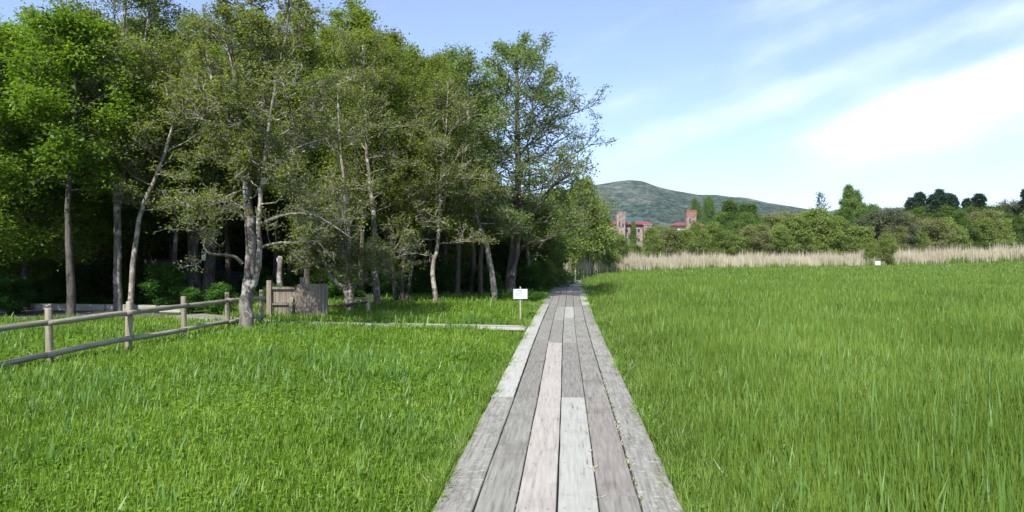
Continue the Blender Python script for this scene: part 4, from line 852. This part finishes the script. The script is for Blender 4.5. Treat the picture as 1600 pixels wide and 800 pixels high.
# left meadow
x, y, g = polar(70000, R(-50), R(8), 1.6, 46, 6, 3.5)
lat = lateral(x, y); dsw = seg_dist(x, y, SC)
k = (lat < -.80) & (dsw > np.interp(x, [-9, -7.8, -5.9, .1], [.9, .8, .5, .46])) & ~((x < -8.5) & (y > 18.0 + .0 * x) & (y < 23.2)) & (y < np.interp(x / y * F + 800, [-300, 0, 300, 450, 600, 860, 900], [20, 20, 22, 26, 30, 34, 46]))
x, y, lat = x[k], y[k], lat[k]; n = len(x); edge = np.clip((-lat - .8) / 1.5, 0, 1); P3_ = np.stack([x, y, x * 0], -1); hn = vnoise(P3_, .9, 8); kn_ = vnoise(P3_, .55, 12)
H = (.11 + .10 * edge) * np.where((y > 13) & (x > -7) & (y < 17), 1.12, 1) * (1 + .22 * hn) * g.uniform(.75, 1.2, n); H = np.where(y > 16.5, H * 1.15, H); fp = np.minimum(1 + y / 6.5, np.maximum(1, 1 + (-lat - .9) * 1.6)); fp = np.minimum(fp, 5)
pw = np.clip(.22 + .30 * kn_, .02, .6); r_ = g.uniform(0, 1, n)
typ = np.where(r_ < pw, 3 + g.choice(2, n), g.choice(3, n)); ir = np.clip(.05 + .12 * vnoise(P3_, .9, 19), .005, .2); typ = np.where(g.uniform(0, 1, n) < ir, 5 + g.choice(2, n), typ)
grL = lods([('b', (16, .26, .0075, .085, .20, 21, .32), M['grass_l']), ('b', (16, .23, .0070, .09, .28, 22, .42), M['grass_l']), ('b', (14, .21, .0085, .08, .18, 23, .28), M['grass_l']),
       ('w', (26, .18, .034, .095, 24), M['weed']), ('w', (24, .20, .030, .09, 25), M['grass_l']), ('b', (4, .42, .012, .05, .12, 26, .20), M['reed_shoot']), ('b', (3, .38, .010, .05, .22, 27, .35), M['reed_shoot']), ('b', (3, .20, .007, .08, .5, 28, .7), M['reed'])])
typ = np.where(g.uniform(0, 1, n) < .02, 7, typ); idx, fs = lodpick(fp, typ, 8); fs = np.where(np.isin(typ, (5, 6, 7)), 1, fs); S = np.stack([fs, fs, H / .21], -1)
scatter('meadow_grass', P3_ * np.array([1, 1, 0]) + np.array([0, 0, -.15]), g.uniform(0, 6.28, n), S, idx, grL, 'short bright grass and leafy weeds left of the boardwalk', g.normal(0, .09, (n, 2)))

# low plants under the forest
g = np.random.default_rng(40); n = 26000; y = 19 + 27 * g.uniform(0, 1, n) ** 1.1; x = y * g.uniform(-.95, .10, n)
k = (lateral(x, y) < -1.0) & (seg_dist(x, y, SC) > 1.0) & ~((x < -8.5) & (y < 23.4)) & (y > np.interp(x / y * F + 800, [-300, 300, 450, 600, 860, 900], [19, 21, 24, 25, 26, 40]))
x, y = x[k], y[k]; n = len(x); dens = vnoise(np.stack([x, y, x * 0], -1), .5, 33); H = np.clip(.28 + .16 * dens, .08, .6) * g.uniform(.7, 1.3, n); S = np.stack([1 + 0 * x, 1 + 0 * x, H / .5], -1)
S *= g.uniform(.8, 1.5, n)[:, None]
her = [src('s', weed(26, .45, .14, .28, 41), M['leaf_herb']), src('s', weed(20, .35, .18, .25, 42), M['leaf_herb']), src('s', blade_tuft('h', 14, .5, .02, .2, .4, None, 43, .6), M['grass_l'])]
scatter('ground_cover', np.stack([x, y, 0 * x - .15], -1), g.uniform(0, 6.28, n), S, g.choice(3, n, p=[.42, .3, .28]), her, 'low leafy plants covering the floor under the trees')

# dry reeds
g = np.random.default_rng(50); n = 17000; px = g.uniform(866, 1800, n); dd = reed_edge(px) + g.uniform(0, 1, n) ** .8 * np.interp(px, [866, 1000, 1380, 1600, 1800], [6, 9, 12, 24, 26]) ; x = (px - 800) / F * dd
hh = np.interp(px, [866, 940, 1100, 1300, 1380, 1430, 1600, 1800], [1.8, 1.55, 1.75, 2.0, 1.9, 2.4, 2.7, 2.8]) * (1 + .16 * vnoise(np.stack([x, dd, x * 0], -1), .35, 55) + .10 * vnoise(np.stack([x, dd, x * 0], -1), 1.3, 56)) * np.where(g.uniform(0, 1, n) < .08, g.uniform(1.1, 1.45, n), g.uniform(.6, 1.05, n))
S = np.stack([1 + 0 * x, 1 + 0 * x, hh], -1)
rd = [src('s', blade_tuft('r', 11, 1, .045, .35, .05, None, 51 + i, .06, 2, .3), M['reed']) for i in range(3)] + [src('s', blade_tuft('r', 9, .55, .06, .35, .08, None, 60, .1, 2, .3), M['grass_r'])]
front = (dd - reed_edge(px)) < 3.0
scatter('reeds', np.stack([x, dd, gz_np(x)], -1), g.uniform(0, 6.28, n), S, np.where(front & (g.uniform(0, 1, n) < .55), 3, g.choice(4, n, p=[.31, .31, .31, .07])), rd, 'band of pale dry reeds along the far edge of the meadow')

# blades leaning over the deck edges, and dry litter with small weeds in the widest gap
g = np.random.default_rng(70); n = 2600; y = np.exp(g.uniform(np.log(2.2), np.log(40), n)); side = np.where(g.uniform(0, 1, n) < .5, -1, 1); lt = np.where(side > 0, .825, -.812) + side * np.abs(g.normal(0, .03, n))
x = np.interp(y, cly, clx) + lt; cl_ = vnoise(np.stack([x, y, x * 0], -1), 2.2, 71); k = cl_ > -.35; x, y, side, cl_ = x[k], y[k], side[k], cl_[k]; n = len(x)
zz = np.full(n, -.12); sc = (.75 + .35 * cl_) * g.uniform(.6, 1.1, n); wx = np.clip(y / 9, 1, 3)
ed = [src('s', blade_tuft('a', 9, .30, .008, .05, .35, None, 81, .55), M['grass_r']), src('s', blade_tuft('b', 8, .26, .009, .05, .4, None, 82, .6), M['grass_l']), src('s', weed(14, .22, .035, .06, 83), M['weed']), src('s', blade_tuft('d', 4, .24, .007, .05, .6, None, 84, .8), M['reed'])]
scatter('edge_grass', np.stack([x, y, zz], -1), g.uniform(0, 6.28, n), np.stack([sc * wx, sc * wx, sc], -1), g.choice(4, n, p=[.42, .34, .16, .08]), ed, 'grass blades leaning over the edges of the boardwalk', np.stack([0 * x, -side * g.uniform(0, .45, n)], -1) * 0 + g.normal(0, .22, (n, 2)))
n = 250; y = g.uniform(2.6, 19, n); gi = g.choice(3, n, p=[.72, .14, .14]); x = np.interp(y, cly, clx) + np.array([.541, .267, -.262])[gi] + g.normal(0, .004, n); k = vnoise(np.stack([x, y, x * 0], -1), 1.5, 90) > -.1; x, y = x[k], y[k]; n = len(x)
lit = [src('s', blade_tuft('a', 5, .035, .005, .015, .9, None, 91, .9), M['reed']), src('s', weed(6, .03, .016, .014, 92), M['weed']), src('s', blade_tuft('c', 4, .05, .004, .01, .5, None, 93, .6), M['grass_l'])]
q_ = g.uniform(.6, 1.3, n); scatter('gap_litter', np.stack([x, y, 0 * x - .012], -1), g.uniform(0, 6.28, n), np.stack([q_, q_ * 1.6, q_], -1), g.choice(3, n, p=[.6, .2, .2]), lit, 'dry litter and tiny weeds in the gaps between the planks')
